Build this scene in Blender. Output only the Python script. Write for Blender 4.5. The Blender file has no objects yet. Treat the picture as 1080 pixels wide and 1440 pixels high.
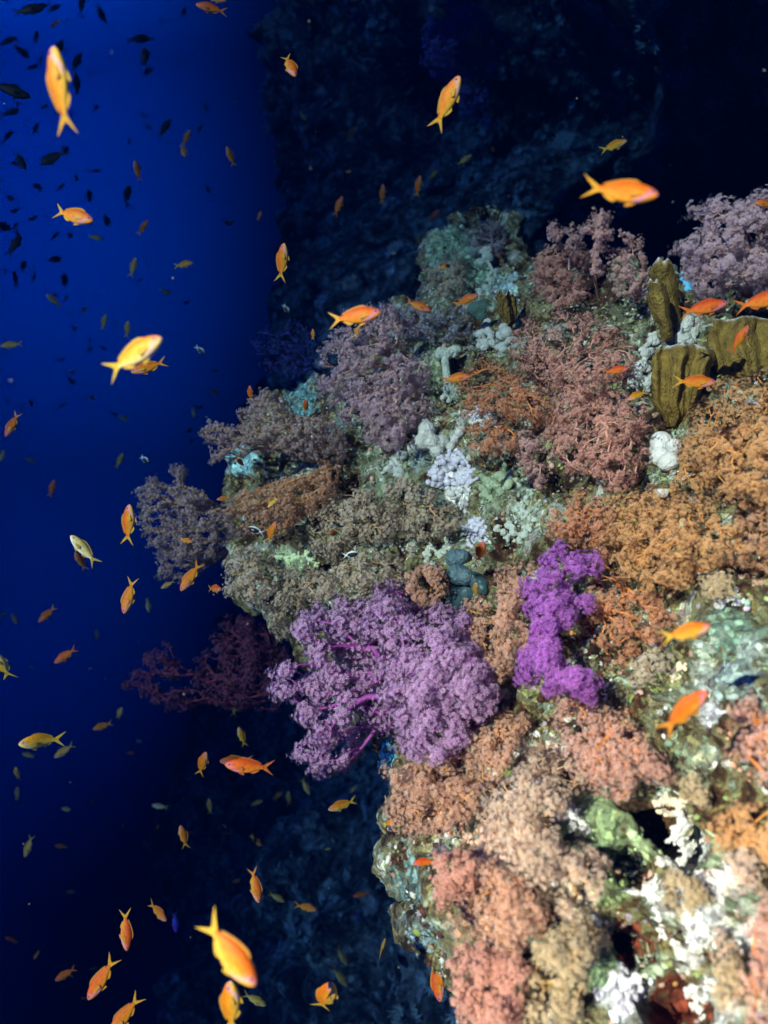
import bpy, math, random
import numpy as np
from mathutils import Vector, Matrix
from mathutils.bvhtree import BVHTree

random.seed(7)
RNG = np.random.default_rng(7)
S = bpy.context.scene
COL = S.collection

# ------------------------------------------------------------------ camera
F_PX = 935.0                                  # focal length in pixels of the 1080 px wide photograph
PITCH = math.radians(-9)
CAM = Vector((0, 0, 0))
FWD = Vector((0, math.cos(PITCH), math.sin(PITCH)))
RGT = Vector((1, 0, 0))
UPV = RGT.cross(FWD)
cd = bpy.data.cameras.new('camera')
cam = bpy.data.objects.new('camera', cd)
COL.objects.link(cam)
cam.matrix_world = Matrix(((RGT.x, UPV.x, -FWD.x, 0), (RGT.y, UPV.y, -FWD.y, 0), (RGT.z, UPV.z, -FWD.z, 0), (0, 0, 0, 1)))
cd.sensor_fit = 'HORIZONTAL'
cd.sensor_width = 36
cd.lens = 36 * F_PX / 1080
cd.clip_start = 0.02
cd.clip_end = 300
cd.dof.use_dof = True
cd.dof.focus_distance = 1.55
cd.dof.aperture_fstop = 3.1
S.camera = cam

# ------------------------------------------------------------------ sun and sky
SUN_EL, SUN_AZ = math.radians(27), math.radians(40)      # behind the camera, to its left
TO_SUN = Vector((-math.sin(SUN_AZ) * math.cos(SUN_EL), -math.cos(SUN_AZ) * math.cos(SUN_EL), math.sin(SUN_EL)))
sl = bpy.data.lights.new('sun', 'SUN')
sl.energy = 5.0
sl.angle = math.radians(0.6)
sl.color = (1.0, 0.74, 0.46)
so = bpy.data.objects.new('sun', sl)
COL.objects.link(so)
so.rotation_euler = TO_SUN.to_track_quat('Z', 'Y').to_euler()

W = bpy.data.worlds.new('World')
S.world = W
W.use_nodes = True
nt = W.node_tree
nt.nodes.clear()
wo = nt.nodes.new('ShaderNodeOutputWorld')
bg = nt.nodes.new('ShaderNodeBackground')
sky = nt.nodes.new('ShaderNodeTexSky')
sky.sky_type = 'NISHITA'
sky.sun_disc = False
sky.sun_elevation = SUN_EL
sky.sun_rotation = math.atan2(TO_SUN.x, TO_SUN.y)
tint = nt.nodes.new('ShaderNodeMix'); tint.data_type = 'RGBA'; tint.blend_type = 'MULTIPLY'; tint.inputs[0].default_value = 1
tint.inputs[7].default_value = (0.0, 0.004, 0.05, 1)
tc = nt.nodes.new('ShaderNodeTexCoord')
sx = nt.nodes.new('ShaderNodeSeparateXYZ')
mr = nt.nodes.new('ShaderNodeMapRange')
mr.inputs[1].default_value = -0.75; mr.inputs[2].default_value = 0.6
ramp = nt.nodes.new('ShaderNodeValToRGB')
ramp.color_ramp.elements[0].color = (0.0, 5.0, 19.0, 1)
ramp.color_ramp.elements[1].color = (0.0, 11.5, 37.0, 1)
e = ramp.color_ramp.elements.new(0.5); e.color = (0.0, 2.6, 8.2, 1)
add = nt.nodes.new('ShaderNodeMix'); add.data_type = 'RGBA'; add.blend_type = 'ADD'; add.inputs[0].default_value = 1
nt.links.new(tc.outputs['Generated'], sx.inputs[0])
nt.links.new(sx.outputs[2], mr.inputs[0])
nt.links.new(mr.outputs[0], ramp.inputs[0])
nt.links.new(sky.outputs[0], tint.inputs[6])
nt.links.new(tint.outputs[2], add.inputs[6])
nt.links.new(ramp.outputs[0], add.inputs[7])
# the open sea lies ahead and to the left; behind and to the right the reef shuts the light out
dot = nt.nodes.new('ShaderNodeVectorMath'); dot.operation = 'DOT_PRODUCT'
dot.inputs[1].default_value = Vector((-0.90, 0.44, 0.10)).normalized()
side = nt.nodes.new('ShaderNodeMapRange'); side.interpolation_type = 'SMOOTHSTEP'
side.inputs[1].default_value = 0.53; side.inputs[2].default_value = 0.87; side.inputs[3].default_value = 0.03; side.inputs[4].default_value = 1.0
sc_ = nt.nodes.new('ShaderNodeVectorMath'); sc_.operation = 'SCALE'
nt.links.new(tc.outputs['Generated'], dot.inputs[0])
nt.links.new(dot.outputs['Value'], side.inputs[0])
nt.links.new(add.outputs[2], sc_.inputs[0])
nt.links.new(side.outputs[0], sc_.inputs['Scale'])
nt.links.new(sc_.outputs[0], bg.inputs[0])
bg.inputs[1].default_value = 0.15
nt.links.new(bg.outputs[0], wo.inputs[0])

S.view_settings.view_transform = 'Standard'
S.view_settings.look = 'None'
S.view_settings.exposure = 2.7
S.view_settings.gamma = 1
S.cycles.use_denoising = True
S.cycles.max_bounces = 5
S.cycles.diffuse_bounces = 2
S.cycles.glossy_bounces = 2
S.cycles.transmission_bounces = 2
S.cycles.volume_bounces = 0
S.cycles.caustics_reflective = False
S.cycles.caustics_refractive = False

# ------------------------------------------------------------------ helpers
A_ = lambda v: np.asarray(v, dtype=np.float64)
cF, cR, cU = A_(FWD), A_(RGT), A_(UPV)


def P(px, py, d):
    """Point seen at photo pixel (px, py) at distance d along the view axis."""
    px, py, d = np.broadcast_arrays(A_(px), A_(py), A_(d))
    q = (px - 540) / F_PX
    r = (720 - py) / F_PX
    return d[..., None] * (cF + q[..., None] * cR + r[..., None] * cU)


def _hash(ix, iy, iz, seed):
    h = (ix * 374761393 + iy * 668265263 + iz * 2147483647 + seed * 144665) & 0xFFFFFFFF
    h = ((h ^ (h >> 13)) * 1274126177) & 0xFFFFFFFF
    h = ((h ^ (h >> 16)) * 2246822519) & 0xFFFFFFFF
    return (h ^ (h >> 15)) & 0xFFFFFFFF


def vnoise(p, scale, seed=0):
    """Smooth value noise in -1..1."""
    p = p / scale
    i = np.floor(p).astype(np.int64)
    f = p - i
    f = f * f * f * (f * (f * 6 - 15) + 10)
    out = 0
    for a in (0, 1):
        for b in (0, 1):
            for c in (0, 1):
                w = (f[:, 0] if a else 1 - f[:, 0]) * (f[:, 1] if b else 1 - f[:, 1]) * (f[:, 2] if c else 1 - f[:, 2])
                out = out + w * (_hash(i[:, 0] + a, i[:, 1] + b, i[:, 2] + c, seed) / 2147483647.5 - 1)
    return out


def fbm(p, scale, octv=4, seed=0, gain=0.5):
    s, a, t = 0, 1, 0
    for k in range(octv):
        s = s + a * vnoise(p, scale / 2 ** k, seed + k * 17)
        t += a
        a *= gain
    return s / t


def worley(p, scale, seed=0):
    p = p / scale
    i = np.floor(p).astype(np.int64)
    best = np.full(len(p), 9.0)
    for a in (-1, 0, 1):
        for b in (-1, 0, 1):
            for c in (-1, 0, 1):
                x, y, z = i[:, 0] + a, i[:, 1] + b, i[:, 2] + c
                q = np.stack([x + _hash(x, y, z, seed) / 4294967296, y + _hash(x, y, z, seed + 5) / 4294967296, z + _hash(x, y, z, seed + 9) / 4294967296], 1)
                best = np.minimum(best, ((q - p) ** 2).sum(1))
    return np.sqrt(best)


def mk_mesh(name, V, faces, mats, attrs=None, smooth=True, fmat=None):
    """faces: list of (n, k) int arrays."""
    V = np.asarray(V, dtype=np.float32)
    me = bpy.data.meshes.new(name)
    faces = [np.asarray(f, dtype=np.int32) for f in faces if len(f)]
    me.vertices.add(len(V))
    me.vertices.foreach_set('co', V.ravel())
    nl = sum(f.size for f in faces)
    npoly = sum(len(f) for f in faces)
    me.loops.add(nl)
    me.polygons.add(npoly)
    me.loops.foreach_set('vertex_index', np.concatenate([f.ravel() for f in faces]))
    tot = np.concatenate([np.full(len(f), f.shape[1], dtype=np.int32) for f in faces])
    st = np.concatenate([[0], np.cumsum(tot)[:-1]]).astype(np.int32)
    me.polygons.foreach_set('loop_start', st)
    me.update(calc_edges=True)
    me.polygons.foreach_set('use_smooth', np.full(npoly, smooth, dtype=bool))
    for m in (mats if isinstance(mats, (list, tuple)) else [mats]):
        me.materials.append(m)
    for k, v in (attrs or {}).items():
        v = np.asarray(v, dtype=np.float32)
        if v.ndim == 1:
            me.attributes.new(k, 'FLOAT', 'POINT').data.foreach_set('value', v)
        else:
            if v.shape[1] == 3:
                v = np.concatenate([v, np.ones((len(v), 1), np.float32)], 1)
            me.attributes.new(k, 'FLOAT_COLOR', 'POINT').data.foreach_set('color', v.ravel())
    me.validate()
    return me


def link(name, data, parent=None):
    o = bpy.data.objects.new(name, data)
    COL.objects.link(o)
    if parent is not None:
        o.parent = parent
    return o


def tag(o, label, cat, group=None):
    o['label'] = label
    o['category'] = cat
    if group:
        o['group'] = group
    return o


class Acc:
    """Collects vertices, faces and vertex attributes of one mesh."""
    def __init__(s):
        s.v, s.f, s.a, s.n = [], [], {}, 0

    def add(s, V, F, **at):
        V = np.asarray(V, dtype=np.float64)
        s.v.append(V)
        for f in (F if isinstance(F, list) else [F]):
            s.f.append(np.asarray(f) + s.n)
        for k, v in at.items():
            v = np.asarray(v, dtype=np.float64)
            if v.ndim == 0 or (v.ndim == 1 and len(v) in (3, 4) and len(V) != len(v)):
                v = np.broadcast_to(v, (len(V),) + v.shape)
            s.a.setdefault(k, []).append(v)
        s.n += len(V)

    def mesh(s, name, mat, smooth=True):
        fs = {}
        for f in s.f:
            fs.setdefault(f.shape[1], []).append(f)
        return mk_mesh(name, np.concatenate(s.v), [np.concatenate(x) for x in fs.values()], mat, {k: np.concatenate(v) for k, v in s.a.items()}, smooth)


# ------------------------------------------------------------------ materials
def new_mat(name):
    m = bpy.data.materials.new(name)
    m.use_nodes = True
    t = m.node_tree
    t.nodes.clear()
    out = t.nodes.new('ShaderNodeOutputMaterial')
    return m, t, out


def N(t, kind, **kw):
    n = t.nodes.new(kind)
    for k, v in kw.items():
        setattr(n, k, v)
    return n


def ramp_node(t, stops, interp='LINEAR'):
    r = N(t, 'ShaderNodeValToRGB')
    r.color_ramp.interpolation = interp
    el = r.color_ramp.elements
    while len(el) > 1:
        el.remove(el[-1])
    el[0].position, el[0].color = stops[0][0], (*stops[0][1], 1)
    for p, c in stops[1:]:
        x = el.new(p)
        x.color = (*c, 1)
    return r


def mat_polyp(name, c_lo, c_mid, c_hi, tip, trans=0.42):
    """Feathery polyps: colour varies from floret to floret and pales to the tentacle tips."""
    m, t, out = new_mat(name)
    g = N(t, 'ShaderNodeNewGeometry')
    r = ramp_node(t, [(0, c_lo), (0.5, c_mid), (1, c_hi)])
    t.links.new(g.outputs['Random Per Island'], r.inputs[0])
    at = N(t, 'ShaderNodeAttribute', attribute_name='tip')
    mx = N(t, 'ShaderNodeMix', data_type='RGBA')
    mul = N(t, 'ShaderNodeMath', operation='MULTIPLY')
    mul.inputs[1].default_value = 0.95
    t.links.new(at.outputs['Fac'], mul.inputs[0])
    t.links.new(mul.outputs[0], mx.inputs[0])
    dk = N(t, 'ShaderNodeMix', data_type='RGBA', blend_type='MULTIPLY')
    dk.inputs[0].default_value = 1
    dk.inputs[7].default_value = (.70, .62, .60, 1)
    t.links.new(r.outputs[0], dk.inputs[6])
    t.links.new(dk.outputs[2], mx.inputs[6])
    mx.inputs[7].default_value = (*tip, 1)
    d = N(t, 'ShaderNodeBsdfDiffuse')
    tr = N(t, 'ShaderNodeBsdfTranslucent')
    ms = N(t, 'ShaderNodeMixShader')
    ms.inputs[0].default_value = trans
    # tentacles bend every way at once: shade each floret by the side of the knot it sits on
    na = N(t, 'ShaderNodeAttribute', attribute_name='outward')
    nm_ = N(t, 'ShaderNodeMix', data_type='VECTOR')
    nm_.inputs[0].default_value = .3
    t.links.new(na.outputs['Vector'], nm_.inputs[4])
    t.links.new(g.outputs['Normal'], nm_.inputs[5])
    nz_ = N(t, 'ShaderNodeVectorMath', operation='NORMALIZE')
    t.links.new(nm_.outputs[1], nz_.inputs[0])
    t.links.new(nz_.outputs[0], d.inputs['Normal'])
    t.links.new(mx.outputs[2], d.inputs[0])
    t.links.new(mx.outputs[2], tr.inputs[0])
    t.links.new(d.outputs[0], ms.inputs[1])
    t.links.new(tr.outputs[0], ms.inputs[2])
    t.links.new(ms.outputs[0], out.inputs[0])
    return m


def mat_flesh(name, c1, c2, scale=30, rough=0.55, bump=0.3, vein=None, attr=None):
    """Soft flesh, sponge or crust with mottled colour and bumps."""
    m, t, out = new_mat(name)
    tcn = N(t, 'ShaderNodeTexCoord')
    n = N(t, 'ShaderNodeTexNoise')
    n.inputs['Scale'].default_value = scale
    n.inputs['Detail'].default_value = 6
    n.inputs['Roughness'].default_value = 0.65
    t.links.new(tcn.outputs['Object'], n.inputs['Vector'])
    r = ramp_node(t, [(0.3, c1), (0.7, c2)])
    t.links.new(n.outputs[0], r.inputs[0])
    colour = r.outputs[0]
    if vein:
        v = N(t, 'ShaderNodeTexVoronoi')
        v.inputs['Scale'].default_value = scale * 3
        t.links.new(tcn.outputs['Object'], v.inputs['Vector'])
        vr = ramp_node(t, [(0.05, (1, 1, 1)), (0.22, (0, 0, 0))])
        t.links.new(v.outputs['Distance'], vr.inputs[0])
        mx = N(t, 'ShaderNodeMix', data_type='RGBA')
        t.links.new(vr.outputs[0], mx.inputs[0])
        t.links.new(colour, mx.inputs[6])
        mx.inputs[7].default_value = (*vein, 1)
        colour = mx.outputs[2]
    if attr:
        at = N(t, 'ShaderNodeAttribute', attribute_name=attr[0])
        mx = N(t, 'ShaderNodeMix', data_type='RGBA')
        t.links.new(at.outputs['Fac'], mx.inputs[0])
        t.links.new(colour, mx.inputs[6])
        mx.inputs[7].default_value = (*attr[1], 1)
        colour = mx.outputs[2]
    b = N(t, 'ShaderNodeBsdfPrincipled')
    t.links.new(colour, b.inputs['Base Color'])
    b.inputs['Roughness'].default_value = rough
    b.inputs['Specular IOR Level'].default_value = 0.25
    bm = N(t, 'ShaderNodeBump')
    bm.inputs['Strength'].default_value = bump
    bm.inputs['Distance'].default_value = 0.01
    n2 = N(t, 'ShaderNodeTexNoise')
    n2.inputs['Scale'].default_value = scale * 4
    n2.inputs['Detail'].default_value = 4
    t.links.new(tcn.outputs['Object'], n2.inputs['Vector'])
    t.links.new(n2.outputs[0], bm.inputs['Height'])
    t.links.new(bm.outputs[0], b.inputs['Normal'])
    t.links.new(b.outputs[0], out.inputs[0])
    return m


def mat_rock(name, stops, tint_attr=True, scale=1.0, speck=True):
    m, t, out = new_mat(name)
    tcn = N(t, 'ShaderNodeTexCoord')
    n = N(t, 'ShaderNodeTexNoise')
    n.inputs['Scale'].default_value = 13 * scale
    n.inputs['Detail'].default_value = 8
    n.inputs['Roughness'].default_value = 0.68
    n.inputs['Distortion'].default_value = 0.6
    t.links.new(tcn.outputs['Object'], n.inputs['Vector'])
    r = ramp_node(t, stops)
    t.links.new(n.outputs[0], r.inputs[0])
    colour = r.outputs[0]
    if tint_attr:
        at = N(t, 'ShaderNodeAttribute', attribute_name='tint')
        n3 = N(t, 'ShaderNodeTexNoise')
        n3.inputs['Scale'].default_value = 38
        n3.inputs['Detail'].default_value = 7
        n3.inputs['Roughness'].default_value = 0.7
        t.links.new(tcn.outputs['Object'], n3.inputs['Vector'])
        a1 = N(t, 'ShaderNodeMath', operation='ADD')
        t.links.new(n3.outputs[0], a1.inputs[0])
        t.links.new(at.outputs['Alpha'], a1.inputs[1])
        mr_ = N(t, 'ShaderNodeMapRange')
        mr_.inputs[1].default_value = 0.92
        mr_.inputs[2].default_value = 1.08
        t.links.new(a1.outputs[0], mr_.inputs[0])
        mx = N(t, 'ShaderNodeMix', data_type='RGBA')
        t.links.new(mr_.outputs[0], mx.inputs[0])
        t.links.new(colour, mx.inputs[6])
        n4 = N(t, 'ShaderNodeTexNoise')
        n4.inputs['Scale'].default_value = 55
        n4.inputs['Detail'].default_value = 6
        n4.inputs['Roughness'].default_value = .7
        t.links.new(tcn.outputs['Object'], n4.inputs['Vector'])
        r4 = ramp_node(t, [(.34, (.30, .28, .24)), (.48, (.8, .8, .8)), (.56, (1.05, 1.05, 1.0)), (.68, (1.5, 1.45, 1.35))])
        t.links.new(n4.outputs[0], r4.inputs[0])
        m4 = N(t, 'ShaderNodeMix', data_type='RGBA', blend_type='MULTIPLY')
        m4.inputs[0].default_value = 1
        t.links.new(at.outputs['Color'], m4.inputs[6])
        t.links.new(r4.outputs[0], m4.inputs[7])
        t.links.new(m4.outputs[2], mx.inputs[7])
        colour = mx.outputs[2]
    if speck:
        # small crusts: each cell its own pigment
        v = N(t, 'ShaderNodeTexVoronoi')
        v.inputs['Scale'].default_value = 75 * scale
        v.inputs['Randomness'].default_value = 1
        t.links.new(tcn.outputs['Object'], v.inputs['Vector'])
        hs = N(t, 'ShaderNodeSeparateColor')
        t.links.new(v.outputs['Color'], hs.inputs[0])
        vr = ramp_node(t, [(0.0, (0.35, 0.3, 0.3)), (0.45, (0.85, 0.85, 0.85)), (0.8, (1.1, 1.1, 1.1)), (0.93, (1.9, 1.85, 1.7))], 'LINEAR')
        t.links.new(hs.outputs[0], vr.inputs[0])
        mm = N(t, 'ShaderNodeMix', data_type='RGBA', blend_type='MULTIPLY')
        mm.inputs[0].default_value = 0.8
        t.links.new(colour, mm.inputs[6])
        t.links.new(vr.outputs[0], mm.inputs[7])
        colour = mm.outputs[2]
    b = N(t, 'ShaderNodeBsdfPrincipled')
    t.links.new(colour, b.inputs['Base Color'])
    b.inputs['Roughness'].default_value = 0.75
    b.inputs['Specular IOR Level'].default_value = 0.2
    n2 = N(t, 'ShaderNodeTexNoise')
    n2.inputs['Scale'].default_value = 90 * scale
    n2.inputs['Detail'].default_value = 7
    n2.inputs['Roughness'].default_value = 0.75
    t.links.new(tcn.outputs['Object'], n2.inputs['Vector'])
    bm = N(t, 'ShaderNodeBump')
    bm.inputs['Strength'].default_value = 0.9
    bm.inputs['Distance'].default_value = 0.012 / scale
    t.links.new(n2.outputs[0], bm.inputs['Height'])
    t.links.new(bm.outputs[0], b.inputs['Normal'])
    t.links.new(b.outputs[0], out.inputs[0])
    return m


def mat_attr(name, rough=0.5, trans=0.0, hue=0.0, spec=0.3):
    """Pigment read from the vertex colours, slightly different from object to object."""
    m, t, out = new_mat(name)
    at = N(t, 'ShaderNodeAttribute', attribute_name='col')
    colour = at.outputs['Color']
    if hue:
        oi = N(t, 'ShaderNodeObjectInfo')
        h = N(t, 'ShaderNodeHueSaturation')
        mr_ = N(t, 'ShaderNodeMapRange')
        mr_.inputs[3].default_value = 0.5 - hue
        mr_.inputs[4].default_value = 0.5 + hue
        t.links.new(oi.outputs['Random'], mr_.inputs[0])
        t.links.new(mr_.outputs[0], h.inputs['Hue'])
        t.links.new(colour, h.inputs['Color'])
        colour = h.outputs[0]
    tcn = N(t, 'ShaderNodeTexCoord')
    n = N(t, 'ShaderNodeTexNoise')
    n.inputs['Scale'].default_value = 14
    n.inputs['Detail'].default_value = 5
    t.links.new(tcn.outputs['Object'], n.inputs['Vector'])
    r = ramp_node(t, [(0.3, (0.75, 0.75, 0.75)), (0.7, (1.12, 1.12, 1.12))])
    t.links.new(n.outputs[0], r.inputs[0])
    mm = N(t, 'ShaderNodeMix', data_type='RGBA', blend_type='MULTIPLY')
    mm.inputs[0].default_value = 1
    t.links.new(colour, mm.inputs[6])
    t.links.new(r.outputs[0], mm.inputs[7])
    b = N(t, 'ShaderNodeBsdfPrincipled')
    t.links.new(mm.outputs[2], b.inputs['Base Color'])
    b.inputs['Roughness'].default_value = rough
    b.inputs['Specular IOR Level'].default_value = spec
    sh = b.outputs[0]
    if trans:
        tr = N(t, 'ShaderNodeBsdfTranslucent')
        t.links.new(mm.outputs[2], tr.inputs[0])
        ms = N(t, 'ShaderNodeMixShader')
        ms.inputs[0].default_value = trans
        t.links.new(sh, ms.inputs[1])
        t.links.new(tr.outputs[0], ms.inputs[2])
        sh = ms.outputs[0]
    t.links.new(sh, out.inputs[0])
    return m


# ------------------------------------------------------------------ near reef: depth of its face
CTRL = A_([
    (1080, 1440, .78), (980, 1440, .80), (900, 1440, .86), (780, 1440, .92), (640, 1440, 1.08), (1300, 1440, .7), (1080, 1650, .72), (800, 1650, .86),
    (1080, 1280, .84), (960, 1300, .88), (860, 1250, .95), (750, 1280, 1.0), (650, 1250, 1.12), (570, 1210, 1.25), (590, 1330, 1.2),
    (1080, 1120, .92), (950, 1130, 1.0), (850, 1120, 1.07), (750, 1120, 1.15), (640, 1130, 1.25), (550, 1130, 1.38),
    (1080, 980, 1.0), (950, 980, 1.1), (850, 990, 1.2), (740, 1000, 1.27), (640, 1010, 1.4), (530, 1040, 1.52),
    (1080, 850, 1.1), (950, 850, 1.2), (850, 860, 1.32), (740, 870, 1.45), (640, 860, 1.55), (540, 870, 1.62), (430, 890, 1.72),
    (1080, 700, 1.25), (950, 700, 1.38), (850, 700, 1.48), (740, 700, 1.58), (640, 720, 1.66), (540, 740, 1.74), (440, 760, 1.8), (340, 770, 1.9),
    (1080, 560, 1.42), (950, 560, 1.52), (850, 560, 1.62), (740, 560, 1.74), (640, 580, 1.82), (540, 600, 1.9), (440, 610, 1.95), (340, 620, 2.05),
    (1080, 430, 1.62), (950, 430, 1.72), (850, 430, 1.85), (740, 440, 2.05), (640, 430, 2.3), (560, 470, 2.2), (680, 320, 2.75), (1300, 900, .9), (1300, 500, 1.4)])


def tps_fit(C):
    X, d = C[:, :2] / 500, C[:, 2]
    r = np.linalg.norm(X[:, None] - X[None], axis=2)
    K = np.where(r > 0, r * r * np.log(r + 1e-12), 0) + np.eye(len(C)) * 0.004
    Pm = np.concatenate([np.ones((len(C), 1)), X], 1)
    M = np.block([[K, Pm], [Pm.T, np.zeros((3, 3))]])
    return X, np.linalg.solve(M, np.concatenate([d, np.zeros(3)]))


TX, TW = tps_fit(CTRL)


def depth0(px, py):
    q = np.stack([np.ravel(px), np.ravel(py)], 1) / 500
    out = np.empty(len(q))
    for s in range(0, len(q), 20000):
        x = q[s:s + 20000]
        r = np.linalg.norm(x[:, None] - TX[None], axis=2)
        out[s:s + 20000] = np.where(r > 0, r * r * np.log(r + 1e-12), 0) @ TW[:-3] + TW[-3] + x @ TW[-2:]
    return np.clip(out, 0.55, 3.2)


SIL = A_([(1400, 330), (1080, 372), (1010, 410), (930, 385), (880, 372), (820, 392), (765, 380), (722, 312), (685, 292), (640, 318), (602, 355), (592, 410), (560, 448), (525, 480), (480, 535),
          (430, 545), (372, 560), (345, 600), (328, 640), (335, 700), (345, 740), (338, 790), (358, 830), (395, 868), (432, 905), (470, 965), (520, 1030), (536, 1060), (545, 1110), (550, 1160),
          (542, 1200), (556, 1240), (582, 1260), (572, 1310), (592, 1340), (620, 1362), (640, 1420), (650, 1500), (660, 1720), (1400, 1720)])


def sdist(px, py, poly):
    """Signed distance (positive outside), nearest boundary point."""
    p = np.stack([np.ravel(px), np.ravel(py)], 1).astype(float)
    best = np.full(len(p), 1e9)
    near = np.zeros_like(p)
    ins = np.zeros(len(p), bool)
    for k in range(len(poly)):
        a, b = poly[k], poly[(k + 1) % len(poly)]
        ab = b - a
        t_ = np.clip(((p - a) @ ab) / (ab @ ab + 1e-9), 0, 1)
        q = a + t_[:, None] * ab
        d = np.linalg.norm(p - q, axis=1)
        u = d < best
        best[u] = d[u]
        near[u] = q[u]
        cr = (a[1] > p[:, 1]) != (b[1] > p[:, 1])
        with np.errstate(divide='ignore', invalid='ignore'):
            xx = a[0] + (p[:, 1] - a[1]) * ab[0] / (ab[1] if ab[1] != 0 else 1e-9)
        ins ^= cr & (p[:, 0] < xx)
    return np.where(ins, -best, best), near


def grid_faces(nu, nv):
    i = np.arange(nu * nv).reshape(nv, nu)
    return np.stack([i[:-1, :-1].ravel(), i[1:, :-1].ravel(), i[1:, 1:].ravel(), i[:-1, 1:].ravel()], 1)


def vnormals(V, Fq):
    n = np.cross(V[Fq[:, 2]] - V[Fq[:, 0]], V[Fq[:, 3]] - V[Fq[:, 1]])
    out = np.zeros_like(V)
    for k in range(4):
        np.add.at(out, Fq[:, k], n)
    return out / (np.linalg.norm(out, axis=1, keepdims=True) + 1e-12)


STEP = 3.5
gx = np.arange(40, 1400, STEP)
gy = np.arange(60, 1720, STEP)
GX, GY = np.meshgrid(gx, gy)
sd, near = sdist(GX, GY, SIL)
px, py = GX.ravel().copy(), GY.ravel().copy()
o_ = sd > 0
keep_far = 260
cen = A_([900, 1000])
inw = cen - near
inw /= np.linalg.norm(inw, axis=1, keepdims=True) + 1e-9
so_ = np.clip(sd, 0, keep_far)
px[o_] = near[o_, 0] + inw[o_, 0] * so_[o_] * 0.35
py[o_] = near[o_, 1] + inw[o_, 1] * so_[o_] * 0.35
D = depth0(np.where(o_, near[:, 0], px), np.where(o_, near[:, 1], py))
D = D + 0.10 * np.clip(1 + sd / 55, 0, 1) ** 2 * (~o_) + o_ * (0.10 + so_ * 0.0045)
# crevices and holes in the face (photo px, py, rx, ry, angle, depth m)
for hx, hy, rx, ry, an, dp in [(875, 1325, 40, 26, 30, .11), (950, 1415, 42, 30, 40, .12), (905, 1150, 80, 16, 30, .12), (845, 415, 60, 35, 10, .15), (900, 660, 25, 60, 10, .12), (800, 690, 60, 14, 40, .10),
                               (650, 850, 30, 26, 0, .10), (690, 655, 34, 12, -10, .08), (560, 470, 30, 18, 0, .10), (660, 300, 60, 20, 0, .15), (500, 690, 26, 14, 20, .08), (705, 770, 30, 20, 0, .07),
                               (890, 1000, 55, 14, 35, .08), (1060, 470, 40, 30, 0, .12), (480, 800, 28, 16, 0, .08), (560, 710, 24, 16, 0, .07), (880, 1210, 30, 16, 0, .05), (560, 1180, 22, 12, 0, .07), (760, 1250, 20, 40, 20, .05)]:
    c, s = math.cos(math.radians(an)), math.sin(math.radians(an))
    u = ((px - hx) * c + (py - hy) * s) / rx
    v = (-(px - hx) * s + (py - hy) * c) / ry
    D += dp * np.exp(-(u * u + v * v) ** 1.5) * (sd < 0)
V0 = P(px, py, D)
FQ = grid_faces(len(gx), len(gy))
far_ = sd > keep_far
FQ = FQ[~far_[FQ].all(axis=1)]
nrm = vnormals(V0, FQ)
flip = (nrm * V0).sum(1) > 0
nrm[flip & ~o_] *= -1
w1 = worley(V0, 0.085, 3)
w2 = worley(V0 + 0.01 * vnoise(V0, .03, 8)[:, None], 0.032, 4)
dmul = np.clip((D - 1.0) * .8, .0, 1.2)
h = (0.05 + .03 * dmul) * fbm(V0, 0.24, 3, 1) + (0.036 + .03 * dmul) * fbm(V0, 0.075, 4, 2) + 0.034 * (0.5 - w1) * (vnoise(V0, .3, 21) > -0.2) + 0.018 * (0.5 - w2) + 0.006 * fbm(V0, 0.016, 3, 6)
V1 = V0 + nrm * h[:, None]
used = np.zeros(len(V1), bool)
used[FQ.ravel()] = True
remap = np.cumsum(used) - 1
FQ = remap[FQ]
Vr, hr, pxr, pyr = V1[used], h[used], px[used], py[used]

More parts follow.
